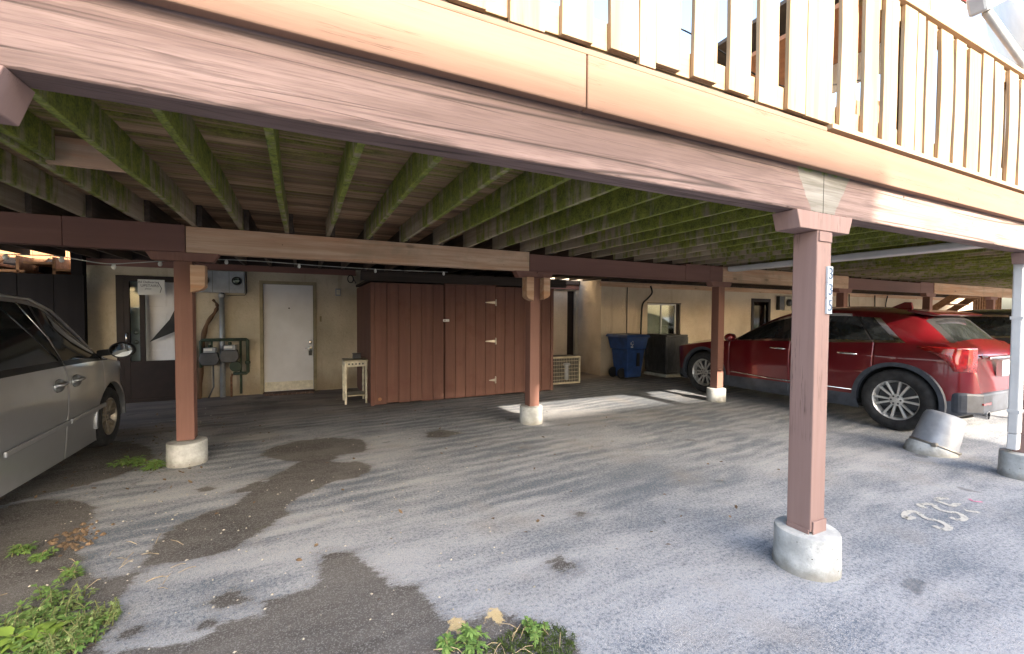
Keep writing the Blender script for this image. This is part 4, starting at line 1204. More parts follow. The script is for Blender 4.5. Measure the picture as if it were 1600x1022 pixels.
# ================================================================== vehicles
def pchip(xs, ys):
    xs = np.array(xs, float); ys = np.array(ys, float)
    h = np.diff(xs); d = np.diff(ys) / h
    m = np.zeros_like(ys)
    for i in range(1, len(xs) - 1):
        if d[i - 1] * d[i] > 0:
            w1, w2 = 2 * h[i] + h[i - 1], h[i] + 2 * h[i - 1]
            m[i] = (w1 + w2) / (w1 / d[i - 1] + w2 / d[i])
    m[0], m[-1] = d[0], d[-1]
    def f(x):
        x = np.clip(x, xs[0], xs[-1])
        i = np.clip(np.searchsorted(xs, x) - 1, 0, len(xs) - 2)
        t = (x - xs[i]) / h[i]
        return ((2 * t ** 3 - 3 * t ** 2 + 1) * ys[i] + (t ** 3 - 2 * t ** 2 + t) * h[i] * m[i] + (-2 * t ** 3 + 3 * t ** 2) * ys[i + 1] + (t ** 3 - t ** 2) * h[i] * m[i + 1])
    return f

def car_shell(sp, root, mats):
    """lofted body: y runs rear to front, sections from sill over belt line and roof; split into parts by cls()"""
    ks = list(zip(*sp['top'])); top = pchip(ks[0], ks[1])
    ks = list(zip(*sp['plan'])); plan = pchip(ks[0], ks[1])
    ks = list(zip(*sp['belt'])); belt = pchip(ks[0], ks[1])
    ks = list(zip(*sp['edge'])); edge = pchip(ks[0], ks[1])        # roof-edge half width
    ks = list(zip(*sp['low'])); low = pchip(ks[0], ks[1])
    ks = list(zip(*sp['bulge'])); bul = pchip(ks[0], ks[1])
    y0, y1 = sp['top'][0][0], sp['top'][-1][0]
    ys = list(np.linspace(y0, y1, 190))
    for s in sp['seams']:
        ys = [y for y in ys if abs(y - s) > .012] + [s - .006, s, s + .006]
    ys = np.array(sorted(ys))
    shear = sp.get('shear', lambda y: 0.0)
    seam = np.array([any(abs(y - s) < 1e-6 for s in sp['seams']) for y in ys])
    nz, ng, nr = 30, 12, 10
    P = []
    for y, sm in zip(ys, seam):
        zt = float(top(y)); hw = float(plan(y)); zl = float(low(y))
        zb = min(float(belt(y)), zt - .05)
        ze = max(zt - sp['drop'], zb + .012)
        he = min(float(edge(y)), hw * .985)
        row = []
        kb = float(bul(zb))
        for i in range(nz):
            z = zl + (zb - zl) * i / (nz - 1)
            x = hw * float(bul(z))
            row.append((x - (.010 if sm else 0), y, z))
        xb = hw * kb
        he = min(he, xb - .004)
        sv = float(shear(y))
        def sec(yq):
            zt = float(top(yq)); hw = float(plan(yq))
            zb = min(float(belt(yq)), zt - .05); ze = max(zt - sp['drop'], zb + .012)
            xb = hw * float(bul(zb)); he = min(float(edge(yq)), hw * .985, xb - .004)
            return zt, zb, ze, xb, he
        for i in range(1, ng + 1):
            u = i / ng
            yq = y + sv * u
            zt, zb, ze, xb, he = sec(yq)
            x = xb + (he - xb) * (u ** 1.12)
            row.append((x - (.008 if sm and u < .95 else 0), yq, zb + (ze - zb) * u))
        for i in range(1, nr + 1):
            u = i / nr
            a = u * math.pi / 2
            row.append((he * (1 - u), yq, ze + (zt - ze) * math.sin(a) ** .8))
        P.append(row)
    P = np.array(P)
    n, m = P.shape[:2]
    arches = sp['arches']; Ra = sp['arch_r']
    parts = {}
    for side in (1, -1):
        V = P.copy(); V[:, :, 0] *= side
        drop = np.zeros((n, m), bool)
        for (ay, az) in arches:
            d = np.hypot(V[:, :nz, 1] - ay, V[:, :nz, 2] - az)
            ins = d < Ra
            drop[:, :nz] |= ins
        V2 = V.copy()
        for (ay, az) in arches:
            dy, dz = V[:, :nz, 1] - ay, V[:, :nz, 2] - az
            d = np.hypot(dy, dz)
            near = (d < Ra)
            k = np.where(near, Ra / np.maximum(d, 1e-6), 1)
            V2[:, :nz, 1] = np.where(near, ay + dy * k, V2[:, :nz, 1])
            V2[:, :nz, 2] = np.where(near, az + dz * k, V2[:, :nz, 2])
        for i in range(n - 1):
            for j in range(m - 1):
                q = drop[i, j], drop[i + 1, j], drop[i + 1, j + 1], drop[i, j + 1]
                if all(q): continue
                c = (V[i, j] + V[i + 1, j + 1]) / 2
                key = sp['cls'](c[1] if j >= nz - 1 + ng else (ys[i] + ys[i + 1]) / 2, c[2], abs(c[0]), 'side' if j < nz - 1 else ('glass' if j < nz - 1 + ng else 'roof'), (j - nz + 1) if j < nz - 1 + ng else (j - nz + 1 - ng), side)
                if key in sp['sided']: key = key + ('L' if side < 0 else 'R')
                mb, idx = parts.setdefault(key, (MB(), {}))
                f = []
                for a, b in ((i, j), (i + 1, j), (i + 1, j + 1), (i, j + 1)):
                    kk = (side, a, b)
                    if b == m - 1: kk = (0, a, b)
                    if kk not in idx:
                        idx[kk] = len(mb.v); mb.v.append(tuple(map(float, V2[a, b])))
                    f.append(idx[kk])
                mb.f.append(tuple(f))
    # close the ends and the underside
    mb, idx = parts[sp['cap_key']]
    for i in (0, n - 1):
        ring = [tuple(P[i, j]) for j in range(m)] + [(-p[0], p[1], p[2]) for p in P[i, :m - 1][::-1]]
        b = len(mb.v); mb.v += [tuple(map(float, p)) for p in ring]; mb.f.append(tuple(range(b, b + len(ring))))
    out = {}
    for key, (mb, idx) in parts.items():
        nm, mk = sp['mats'][key.rstrip('LR')]
        o = obj(nm, mb, M[mats.get(mk, mk)], root, True, local=True)
        out[key] = o
    fl = MB().box(-sp['w'] + .12, sp['w'] - .12, y0 + .25, y1 - .25, .24, .30)
    obj('underbody', fl, M['blackplastic'], root, local=True)
    return out

def wheel(root, x, y, r, side, w, spokes, rim_mat, twin=True, rim_r=.64):
    """tyre with rim and spokes; side +1 means the outer face looks to +x"""
    cz = r
    tyre = obj('tyre', MB().lathe([(r * rim_r, -w / 2), (r * .92, -w / 2), (r * .985, -w * .38), (r, -w * .2), (r, w * .2), (r * .985, w * .38), (r * .92, w / 2), (r * .80, w * .52), (r * rim_r, w * .46)], 56, (0, 0, 0), 'x', True), M['rubber'], None, True, local=True)
    wh = bpy.data.objects.new('wheel', None); COL.objects.link(wh); wh.parent = root; wh.location = (x, y, cz)
    tyre.parent = wh
    rr = r * rim_r
    s = side
    obj('rim', MB().lathe([(rr * 1.01, -w * .45), (rr * .90, -w * .3), (rr * .88, s * w * .1), (rr * .93, s * w * .38), (rr * 1.01, s * w * .47), (rr * 1.015, s * w * .44)], 48, (0, 0, 0), 'x', True), M[rim_mat], wh, True, local=True, auto=50)
    obj('brake_disc', MB().lathe([(rr * .86, s * w * .02), (rr * .86, s * w * .06), (.03, s * w * .06)], 32, (0, 0, 0), 'x'), M['dark_grey'], wh, local=True)
    wi, wo = (rr * .045, rr * .062) if twin else (rr * .09, rr * .13)
    h0, h1 = s * w * .36, s * w * .42
    dd_ = s * .03
    spm = MB().add([(h0, rr * .22, -wi), (h0, rr * .22, wi), (h1, rr * .95, wo), (h1, rr * .95, -wo), (h0 - dd_, rr * .22, -wi), (h0 - dd_, rr * .22, wi), (h1 - dd_, rr * .95, wo), (h1 - dd_, rr * .95, -wo)],
                   [(0, 1, 2, 3), (7, 6, 5, 4), (0, 4, 5, 1), (1, 5, 6, 2), (2, 6, 7, 3), (3, 7, 4, 0)])
    sp0 = obj('spoke', spm, M[rim_mat], wh, local=True, bevel=.004)
    for k in range(spokes):
        a = 2 * math.pi * k / spokes + .12
        if twin: a += (.10 if k % 2 else -.10) * (12 / spokes) * .55
        sk = sp0 if k == 0 else sp0.copy()
        if k: COL.objects.link(sk)
        sk.rotation_euler = (a, 0, 0)
    hub = MB().lathe([(rr * .30, s * w * .30), (rr * .30, s * w * .385), (rr * .24, s * w * .40), (rr * .13, s * w * .395), (rr * .12, s * w * .42), (.001, s * w * .425)], 28, (0, 0, 0), 'x')
    obj('hub', hub, M[rim_mat], wh, True, local=True, auto=40)
    for k in range(6):
        a = 2 * math.pi * k / 6
        obj('lug_nut', MB().lathe([(.012, s * w * .38), (.012, s * w * .41)], 8, (0, rr * .20 * math.cos(a), rr * .20 * math.sin(a)), 'x'), M['dark_grey'], wh, local=True)
    return wh

def arch_trim(root, x, ay, az, r0, r1, side, mat, depth=.018, a0=-.12, a1=math.pi + .12):
    """lip round the wheel opening plus the dark well behind it"""
    n = 40; vs = []; fs = []
    for i in range(n + 1):
        a = a0 + (a1 - a0) * i / n
        c, s = math.cos(a), math.sin(a)
        for rad, xx in ((r0, x - .05), (r0, x + depth), (r1, x + depth), (r1 + .006, x - .02)):
            vs.append((side * xx, ay + rad * c, az + rad * s))
    for i in range(n):
        for k in range(4):
            k2 = (k + 1) % 4
            fs.append((i * 4 + k, i * 4 + k2, i * 4 + 4 + k2, i * 4 + 4 + k))
    obj('arch_lip', MB().add(vs, fs), mat, root, True, local=True, auto=40)
    vs, fs = [], []
    for i in range(25):
        a = -.25 + (math.pi + .5) * i / 24
        for xx in (x - .04, x - .42):
            vs.append((side * xx, ay + (r0 + .005) * math.cos(a), az + (r0 + .005) * math.sin(a)))
    fs = [(i * 2, i * 2 + 1, i * 2 + 3, i * 2 + 2) for i in range(24)]
    vs2 = [(side * (x - .42), ay + (r0 + .01) * math.cos(-.25 + (math.pi + .5) * i / 24), az + (r0 + .01) * math.sin(-.25 + (math.pi + .5) * i / 24)) for i in range(25)]
    mb = MB().add(vs, fs); mb.add(vs2, [tuple(range(25))])
    obj('wheel_well', mb, M['tyre_well'], root, local=True)

def strip(pts, w, t, side_x):
    """thin raised strip following 3d points on the car side"""
    return MB().tube(pts, w, 6)

# ---- the red crossover -------------------------------------------------
def make_suv(label, loc, mats, rim, group=None, detail=True):
    root = thing('parked_suv', label, 'car', loc, group)
    W = .985
    DOORS = (1.02, -.08, -1.22)
    def belt_z(y): return np.interp(y, [-2.6, -1.9, -.5, 1.1, 2.6], [1.20, 1.17, 1.12, 1.06, .9])
    def cls(y, z, x, zone, k, side):
        if zone == 'side':
            d = min(math.hypot(y + 1.485, z - .41), math.hypot(y - 1.595, z - .41))
            if z < .43 + (.05 if y < -1.95 else 0) or (y > 2.2 and z < .42): return 'clad'
            if DOORS[1] < y < DOORS[0] and z < 1.4: return 'fdoor' if side < 0 else 'fdoor2'
            if DOORS[2] < y < DOORS[1]: return 'rdoor' if side < 0 else 'rdoor2'
            return 'body'
        if zone == 'glass':
            if k == 0 and -1.56 < y < 1.12: return 'chrome'
            if k >= 10 and -1.05 < y < 1.0: return 'chrome' if k == 10 else 'body'
            if 1 <= k <= 9:
                if y < -1.50: return 'chrome' if y > -1.56 else 'body'
                if -.03 < y < 1.12: return 'win'
                if -1.19 < y < -.13: return 'win2'
                if y <= -1.25: return 'win3'
                if y <= -1.19: return 'pillar'
                if -.13 <= y <= -.03: return 'pillar2'
            return 'body'
        if zone == 'roof':
            if .13 < y < 1.10 and k >= 1: return 'shield'
            if -1.97 < y < -1.72 and k >= 2: return 'rear'
            if -1.97 < y < -1.66 and k >= 0: return 'pillar3'
        return 'body'
    sp = dict(
        top=[(-2.22, .62), (-2.19, .86), (-2.13, 1.05), (-2.03, 1.17), (-1.96, 1.225), (-1.85, 1.35), (-1.72, 1.49), (-1.64, 1.565), (-1.5, 1.61), (-1.2, 1.65), (-.6, 1.685), (-.2, 1.68), (.0, 1.655), (.3, 1.57), (.75, 1.34), (1.12, 1.145), (1.3, 1.105), (1.8, 1.06), (2.2, 1.0), (2.40, .90), (2.48, .76), (2.50, .60)],
        plan=[(-2.22, .70), (-2.17, .80), (-2.05, .89), (-1.8, .945), (-1.4, .98), (0, .978), (1.6, .98), (1.9, .96), (2.2, .89), (2.4, .76), (2.5, .58)],
        belt=[(-2.22, 1.14), (-1.9, 1.185), (-1.5, 1.175), (-.5, 1.13), (1.1, 1.065), (1.6, 1.0), (2.5, .85)],
        edge=[(-2.22, .66), (-2.0, .70), (-1.7, .66), (-1.3, .675), (-.5, .70), (.2, .68), (.8, .74), (1.15, .80), (1.5, .82), (2.2, .74), (2.5, .5)],
        shear=lambda y: .46 * math.exp(-((y + 1.5) / .55) ** 2),
        low=[(-2.22, .36), (-2.05, .30), (-1.9, .24), (1.9, .22), (2.5, .26)],
        bulge=[(.15, .93), (.24, .955), (.34, .985), (.46, .982), (.58, .988), (.75, 1.0), (.95, .996), (1.1, .975), (1.25, .95)],
        drop=.075, seams=DOORS, arches=[(-1.485, .41), (1.595, .41)], arch_r=.455, w=W, cls=cls, cap_key='body', sided=('win', 'win2', 'win3', 'clad', 'chrome', 'pillar', 'pillar2', 'pillar3', 'gasket'),
        mats={'body': ('body', 'body'), 'clad': ('cladding', 'cladding'), 'fdoor': ('door', 'body'), 'fdoor2': ('door', 'body'), 'rdoor': ('door', 'body'), 'rdoor2': ('door', 'body'), 'chrome': ('window_trim', 'chrome'),
              'win': ('window', 'glass'), 'win2': ('window', 'glass'), 'win3': ('window', 'glass'), 'pillar': ('pillar', 'blackplastic'), 'pillar2': ('pillar', 'blackplastic'), 'pillar3': ('pillar', 'blackplastic'), 'shield': ('windscreen', 'glass'), 'rear': ('rear_window', 'glass')})
    parts = car_shell(sp, root, mats)
    for s in (-1, 1):
        wheel(root, s * .845, -1.485, .41, s, .25, 12, rim)
        wheel(root, s * .845, 1.595, .41, s, .25, 12, rim)
        for ay in (-1.485, 1.595):
            arch_trim(root, .962, ay, .41, .45, .505, s, M['cladding'])
        # door handles
        for y, dk in ((-.90, 'rdoor'), (.12, 'fdoor')):
            d = parts[dk + ('' if s < 0 else '2')]
            obj('handle', MB().tube([(s * .955, y - .14, .985), (s * .995, y - .12, .99), (s * 1.0, y + .10, .995), (s * .955, y + .13, .995)], [.012, .017, .017, .012], 8), M['chrome'], d, True, local=True)
        # lower chrome strip
        obj('side_strip', MB().tube([(s * .965, -1.0, .475), (s * .972, .2, .475), (s * .965, 1.02, .50)], .011, 6), M['chrome'], root, True, local=True)
        # mirror
        mr = obj('wing_mirror', MB().lathe([(.001, -.11), (.07, -.10), (.10, -.03), (.095, .06), (.05, .11), (.001, .12)], 16, (s * 1.06, .93, 1.13), 'x').xf(Matrix.Translation((s * 1.06, .93, 1.13)) @ Matrix.Diagonal((1, .75, .72, 1)) @ Matrix.Translation((-s * 1.06, -.93, -1.13))), M[mats.get('body', 'body')], root, True, local=True)
        obj('mirror_stalk', MB().tube([(s * .90, .95, 1.07), (s * 1.0, .94, 1.10)], .03, 8), M['blackplastic'], mr, True, local=True)
        # tail lamps wrap the corner
        tl = MB()
        rows = []
        for z, yb, xo in ((1.155, -1.72, .968), (1.13, -1.70, .975), (1.05, -1.90, .968), (.95, -2.0, .952), (.86, -2.04, .935)):
            rows.append([(s * (xo + .004), yb, z), (s * .93, -2.02 if yb > -1.98 else -2.07, z - .005), (s * .855, -2.125, z - .005), (s * .76, -2.19, z - .008)])
        vs = [p for r_ in rows for p in r_]
        fs = [(a * 4 + b, a * 4 + b + 1, a * 4 + b + 5, a * 4 + b + 4) for a in range(4) for b in range(3)]
        o = obj('tail_lamp', tl.add(vs, fs), M['tail'], root, True, local=True)
        md = o.modifiers.new('thick', 'SOLIDIFY'); md.thickness = .016; md.offset = 0
    # rear end: spoiler, bumper, plate, exhaust
    obj('spoiler', MB().prism([(-1.46, 1.622), (-1.70, 1.585), (-1.80, 1.555), (-1.76, 1.535), (-1.62, 1.55), (-1.46, 1.59)], 'x', -.65, .65), M[mats.get('body', 'body')], root, local=True, bevel=.012)
    obj('shark_fin', MB().prism([(-1.0, 1.66), (-1.27, 1.64), (-1.25, 1.735), (-1.17, 1.74)], 'x', -.02, .02), M[mats.get('body', 'body')], root, local=True, bevel=.008)
    bp_ = obj('rear_bumper', MB().prism([(-.90, -2.08), (-.86, -2.15), (-.70, -2.245), (.70, -2.245), (.86, -2.15), (.90, -2.08), (.88, -1.98), (-.88, -1.98)], 'z', .34, .60), M['cladding'], root, local=True, bevel=.03)
    obj('reflector', MB().box(-.72, -.50, -2.252, -2.235, .46, .482), M['tail'], bp_, local=True)
    obj('exhaust_tip', MB().lathe([(.05, 0), (.055, -.12), (.045, -.12), (.04, -.02)], 14, (-.60, -2.14, .33), 'y', True), M['chrome'], root, True, local=True, auto=40)
    obj('plate_garnish', MB().box(-.45, .45, -2.215, -2.14, 1.0, 1.03), M['chrome'], root, local=True, bevel=.008)
    pl = obj('number_plate', MB().box(-.17, .17, -2.245, -2.232, .80, .97), M['paper'], root, local=True, bevel=.004)
    obj('plate_frame', MB().box(-.19, .19, -2.241, -2.19, .78, .99), M['chrome'], pl, local=True)
    obj('badge', MB().box(-.66, -.50, -2.205, -2.17, 1.03, 1.05), M['chrome'], root, local=True)
    # dark cabin so that nothing shines through
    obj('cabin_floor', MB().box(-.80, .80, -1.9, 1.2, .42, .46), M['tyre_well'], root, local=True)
    obj('seat_back', MB().box(-.62, .62, -.75, -.6, .5, 1.25), M['blackplastic'], root, local=True, bevel=.05)
    # headlamps and grille at the nose
    for s in (-1, 1):
        obj('headlamp', MB().prism([(s * .87, 2.15), (s * .70, 2.40), (s * .62, 2.45), (s * .74, 2.30)], 'z', .80, .90), M['pane'], root, local=True)
    obj('grille', MB().box(-.45, .45, 2.485, 2.51, .45, .62), M['chrome'], root, local=True)
    return root
suv = make_suv('red crossover car parked nose-in beside the far post', (8.08, 4.465, 0), {'body': 'red'}, 'alloy')
suv2 = make_suv('dark grey car parked behind the red one', (12.5, 4.1, 0), {'body': 'charcoal'}, 'dusty_alloy')

# ---- the silver van ---------------------------------------------------
def make_van(label, loc):
    root = thing('parked_van', label, 'van', loc)
    DOORS = (1.32, .50, -.55)
    def cls(y, z, x, zone, k, side):
        if zone == 'side':
            if DOORS[1] < y < DOORS[0]: return 'fdoor' if side > 0 else 'fdoor2'
            if DOORS[2] < y < DOORS[1]: return 'rdoor' if side > 0 else 'rdoor2'
            return 'body'
        if zone == 'glass':
            if k == 0: return 'gasket' if -2.2 < y < 1.5 else 'body'
            if k >= 11: return 'body'
            if 1 <= k <= 10:
                if .52 < y < 1.64: return 'win'
                if -.62 < y < .46: return 'win2'
                if -2.2 < y < -.70: return 'win3'
                if -2.2 <= y <= 1.64: return 'gasket'
            return 'body'
        if zone == 'roof':
            if .86 < y < 1.62 and k >= 1: return 'shield'
            if -2.5 < y < -2.36 and k >= 1: return 'rear'
        return 'body'
    sp = dict(
        top=[(-2.52, .6), (-2.50, 1.0), (-2.46, 1.2), (-2.36, 1.58), (-2.2, 1.68), (-1.6, 1.73), (-.6, 1.755), (.2, 1.735), (.6, 1.69), (.85, 1.60), (1.3, 1.32), (1.62, 1.115), (1.8, 1.05), (2.15, .93), (2.38, .80), (2.47, .66), (2.50, .52)],
        plan=[(-2.52, .86), (-2.4, .93), (-2.0, .975), (0, .985), (1.4, .985), (1.8, .965), (2.1, .90), (2.35, .76), (2.5, .5)],
        belt=[(-2.52, 1.06), (-.5, 1.035), (.6, 1.02), (1.5, .985), (1.9, .93), (2.5, .8)],
        edge=[(-2.52, .70), (-1.5, .73), (.3, .72), (.9, .72), (1.6, .80), (2.0, .76), (2.5, .4)],
        low=[(-2.52, .30), (-2.1, .22), (1.2, .155), (1.9, .18), (2.5, .22)],
        bulge=[(.12, .955), (.22, .965), (.40, .978), (.60, .995), (.78, 1.0), (.92, .993), (1.05, .965), (1.2, .94)],
        drop=.08, seams=DOORS, arches=[(-1.50, .335), (1.56, .335)], arch_r=.40, w=.98, cls=cls, cap_key='body', sided=('win', 'win2', 'win3', 'clad', 'chrome', 'pillar', 'pillar2', 'pillar3', 'gasket'),
        mats={'body': ('body', 'body'), 'fdoor': ('door', 'body'), 'fdoor2': ('door', 'body'), 'rdoor': ('sliding_door', 'body'), 'rdoor2': ('sliding_door', 'body'), 'gasket': ('window_gasket', 'blackplastic'),
              'win': ('window', 'glass'), 'win2': ('window', 'glass'), 'win3': ('window', 'glass'), 'shield': ('windscreen', 'glass'), 'rear': ('rear_window', 'glass')})
    parts = car_shell(sp, root, {'body': 'silver'})
    for s in (-1, 1):
        for ay in (-1.50, 1.56):
            w_ = wheel(root, s * .85, ay, .335, s, .215, 8, 'dusty_alloy', False, .62)
            arch_trim(root, .968, ay, .335, .395, .42, s, M['silver'], .006)
        for y, dk in ((.33, 'rdoor'), (.66, 'fdoor')):
            d = parts[dk + ('' if s > 0 else '2')]
            obj('handle_cup', MB().lathe([(.075, 0), (.07, .012), (.001, .014)], 20, (s * .985, y, .865), 'x').xf(Matrix.Translation((0, y, .865)) @ Matrix.Diagonal((1, 1.25, .8, 1)) @ Matrix.Translation((0, -y, -.865))), M['silver'], d, True, local=True)
            obj('handle', MB().tube([(s * .98, y - .07, .872), (s * 1.022, y - .05, .875), (s * 1.022, y + .05, .88), (s * .98, y + .07, .88)], .016, 8), M['silver'], d, True, local=True)
        obj('rub_strip', MB().prism([(-.50, .46), (-.50, .505), (.49, .525), (.49, .48)], 'x', s * .985, s * 1.006), M['silver'], parts['rdoor' + ('' if s > 0 else '2')], local=True, bevel=.008)
        obj('rub_strip', MB().prism([(.512, .48), (.512, .525), (1.30, .54), (1.30, .495)], 'x', s * .985, s * 1.006), M['silver'], parts['fdoor' + ('' if s > 0 else '2')], local=True, bevel=.008)
        # pillar bead between door glasses, roof drip moulding
        obj('window_bead', MB().tube([(s * .962, .50, 1.03), (s * .90, .36, 1.30), (s * .80, .14, 1.60)], .006, 6), M['chrome'], root, True, local=True)
        obj('drip_moulding', MB().tube([(s * .735, -2.0, 1.655), (s * .735, -.3, 1.675), (s * .735, .5, 1.635), (s * .745, .85, 1.53), (s * .79, 1.3, 1.25), (s * .815, 1.6, 1.05)], .011, 6), M['silver'], root, True, local=True)
        # mirror: dark shell, glass towards the rear
        mr = obj('wing_mirror', MB().lathe([(.001, .075), (.07, .06), (.112, .02), (.118, -.03), (.108, -.055), (.001, -.056)], 28, (0, 0, 0), 'y').xf(Matrix.Translation((s * 1.12, 1.42, 1.10)) @ Matrix.Diagonal((1.0, 1, .78, 1))), M['blackplastic'], root, True, local=True, auto=50)
        obj('mirror_glass', MB().lathe([(.096, -.058), (.096, -.061), (.001, -.062)], 28, (0, 0, 0), 'y').xf(Matrix.Translation((s * 1.12, 1.42, 1.10)) @ Matrix.Diagonal((1.0, 1, .76, 1))), M['mirror'], mr, local=True)
        obj('mirror_foot', MB().prism([(s * .90, 1.03), (s * 1.06, 1.05), (s * 1.06, 1.12), (s * .90, 1.10)], 'y', 1.38, 1.48), M['blackplastic'], mr, local=True, bevel=.01)
        obj('headlamp', MB().prism([(s * .84, 2.15), (s * .60, 2.40), (s * .52, 2.44), (s * .70, 2.2)], 'z', .68, .80), M['pane'], root, local=True)
        obj('tail_lamp', MB().box(s * .84 - .04, s * .84 + .04, -2.53, -2.42, .95, 1.45), M['tail'], root, local=True)
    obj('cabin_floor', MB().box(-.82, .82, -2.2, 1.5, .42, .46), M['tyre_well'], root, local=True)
    for y in (.35, -.8):
        for s in (-1, 1):
            obj('seat', MB().box(s * .42 - .25, s * .42 + .25, y - .1, y + .05, .5, 1.28), M['dark_grey'], root, local=True, bevel=.05)
    obj('front_bumper', MB().prism([(-.80, 2.32), (-.5, 2.50), (.5, 2.50), (.80, 2.32), (.8, 2.2), (-.8, 2.2)], 'z', .3, .52), M['silver'], root, local=True, bevel=.03)
    return root
van = make_van('silver minivan parked nose-in beside the leaf-strewn post', (-2.93, 4.9, 0))

# ================================================================== up on the deck
dsh = thing('satellite_dish', 'grey satellite dish with lettering clamped to the deck rail', 'satellite dish', (5.72, 1.66, 3.58))
DM = Matrix.Translation((6.62, 1.95, 4.42)) @ Matrix.Rotation(math.radians(18), 4, 'Z') @ Matrix.Rotation(math.radians(72), 4, 'X') @ Matrix.Rotation(math.radians(24), 4, 'Z')
prof = [(.001, 0.0)] + [(.07 * i, .10 * (.07 * i) ** 2) for i in range(1, 11)] + [(.708, .055), (.708, .04), (.40, .006), (.001, -.010)]
DA, DB = 1.28, .60
obj('reflector', MB().lathe(prof, 64, close=True).xf(DM @ Matrix.Diagonal((DA, DB, 1, 1))), M['dish'], dsh, True, auto=45)
def on_dish(x, y, up=.006):
    return DM @ Matrix.Translation((x, y, .10 * (x * x / DA ** 2 + y * y / DB ** 2) + up))
for i, ch in enumerate('DIRECT'):
    text('lettering', ch, .15, M['dish_dark'], dsh, on_dish(-.55 + i * .15, .02), .0005)
for i, ch in enumerate('Slimline'):
    text('lettering', ch, .15, M['dish_dark'], dsh, on_dish(-.62 + i * .082, -.26), .0005)
obj('logo_swoosh', MB().lathe([(.001, 0), (.13, 0), (.13, .004), (.001, .004)], 28).xf(on_dish(-.50, .20, .004) @ Matrix.Diagonal((1, .5, 1, 1))), M['dish_dark'], dsh)
arm0, arm1 = Vector((5.78, 1.58, 3.80)), Vector((5.03, 1.58, 4.0))
obj('arm', MB().tube([(5.84, 1.60, 3.72), arm0, arm1], .032, 10), M['dish'], dsh, True)
obj('receiver_head', MB().box(-.20, .22, -.06, .06, -.05, .10).xf(Matrix.Translation(arm1 + Vector((.0, 0, .07))) @ Matrix.Rotation(math.radians(-28), 4, 'Y')), M['dish'], dsh, bevel=.022)
obj('mast', MB().tube([(5.72, 1.64, 3.585), (5.80, 1.68, 3.80), (6.2, 1.9, 4.1)], .025, 8), M['grey_metal'], dsh, True)
bx('clamp', 5.66, 5.80, 1.605, 1.69, 3.585, 3.66, M['rust'], dsh, .006)

cn = thing('deck_canopy', 'white edged canopy roof with brown soffit above the deck rail', 'canopy', (4.6, 2.6, 2.63))
bx('soffit', 4.2, 5.10, 2.02, 4.6, 4.19, 4.23, M['soffit'], cn)
bx('fascia_board', 5.11, 5.78, 1.955, 2.0, 4.20, 4.52, M['lit_white'], cn, .004)
bx('side_board', 4.2, 5.10, 1.965, 2.0, 4.235, 4.52, M['soffit'], cn, .004)
bx('return_board', 5.74, 5.78, 2.003, 4.6, 4.20, 4.52, M['lit_white'], cn)
bx('drip_edge', 4.2, 5.90, 1.93, 1.952, 4.535, 4.56, M['redtrim'], cn)
bx('lower_trim', 4.75, 5.70, 1.97, 2.01, 4.155, 4.187, M['soffit'], cn)
bx('roof_panel', 4.2, 5.88, 1.955, 4.65, 4.522, 4.56, M['roofing'], cn)
for xx, yy in ((4.3, 4.5), (5.6, 4.5), (4.3, 2.2)):
    bx('canopy_post', xx - .045, xx + .045, yy - .045, yy + .045, 2.628, 4.188, M['soffit'], cn)
pt_ = thing('privacy_partition', 'brown board partition on the deck behind the railing', 'partition', (4.9, 2.36, 2.63))
for i in range(11):
    bx('board', 4.15 + i * .15, 4.292 + i * .15, 2.35, 2.375, 2.63, 3.36 + .05 * i + .02 * math.sin(i * 1.7), M['soffit'], pt_)
sl2 = obj('deck_string_wire', MB().tube(bez([(-2, 1.75, 3.3), (0.4, 1.75, 3.12), (1.9, 1.75, 3.05), (2.7, 1.75, 2.95), (3.6, 1.75, 3.2)], 8), .004, 6), M['wire'], None, True)
tag(sl2, 'thin dark wire strung behind the deck balusters', 'cable')

# ================================================================== across the lot, behind the camera: the terrace whose roofline shades the near ground
op = thing('opposite_terrace', 'tan two-storey terrace across the lot with a stepped roof', 'building', (5, -18, 0))
bx('wall', -3.3, 4.55, -20, -14.3, 0, 8.75, M['brickwall'], op)
bx('wall', 4.56, 8.8, -20, -14.3, 0, 8.05, M['brickwall'], op)
bx('eave', -3.6, 4.58, -20.3, -14.0, 8.76, 8.95, M['roofing'], op)
bx('eave', 4.585, 9.1, -20.3, -14.0, 8.06, 8.25, M['roofing'], op)
for i in range(4):
    for zz in (1.0, 4.6):
        w0 = -2.6 + i * 3.0
        wf = bx('window', w0, w0 + 1.4, -14.34, -14.27, zz, zz + 1.5, M['white'], op)
        bx('pane', w0 + .08, w0 + 1.32, -14.27, -14.262, zz + .08, zz + 1.42, M['glass'], wf)

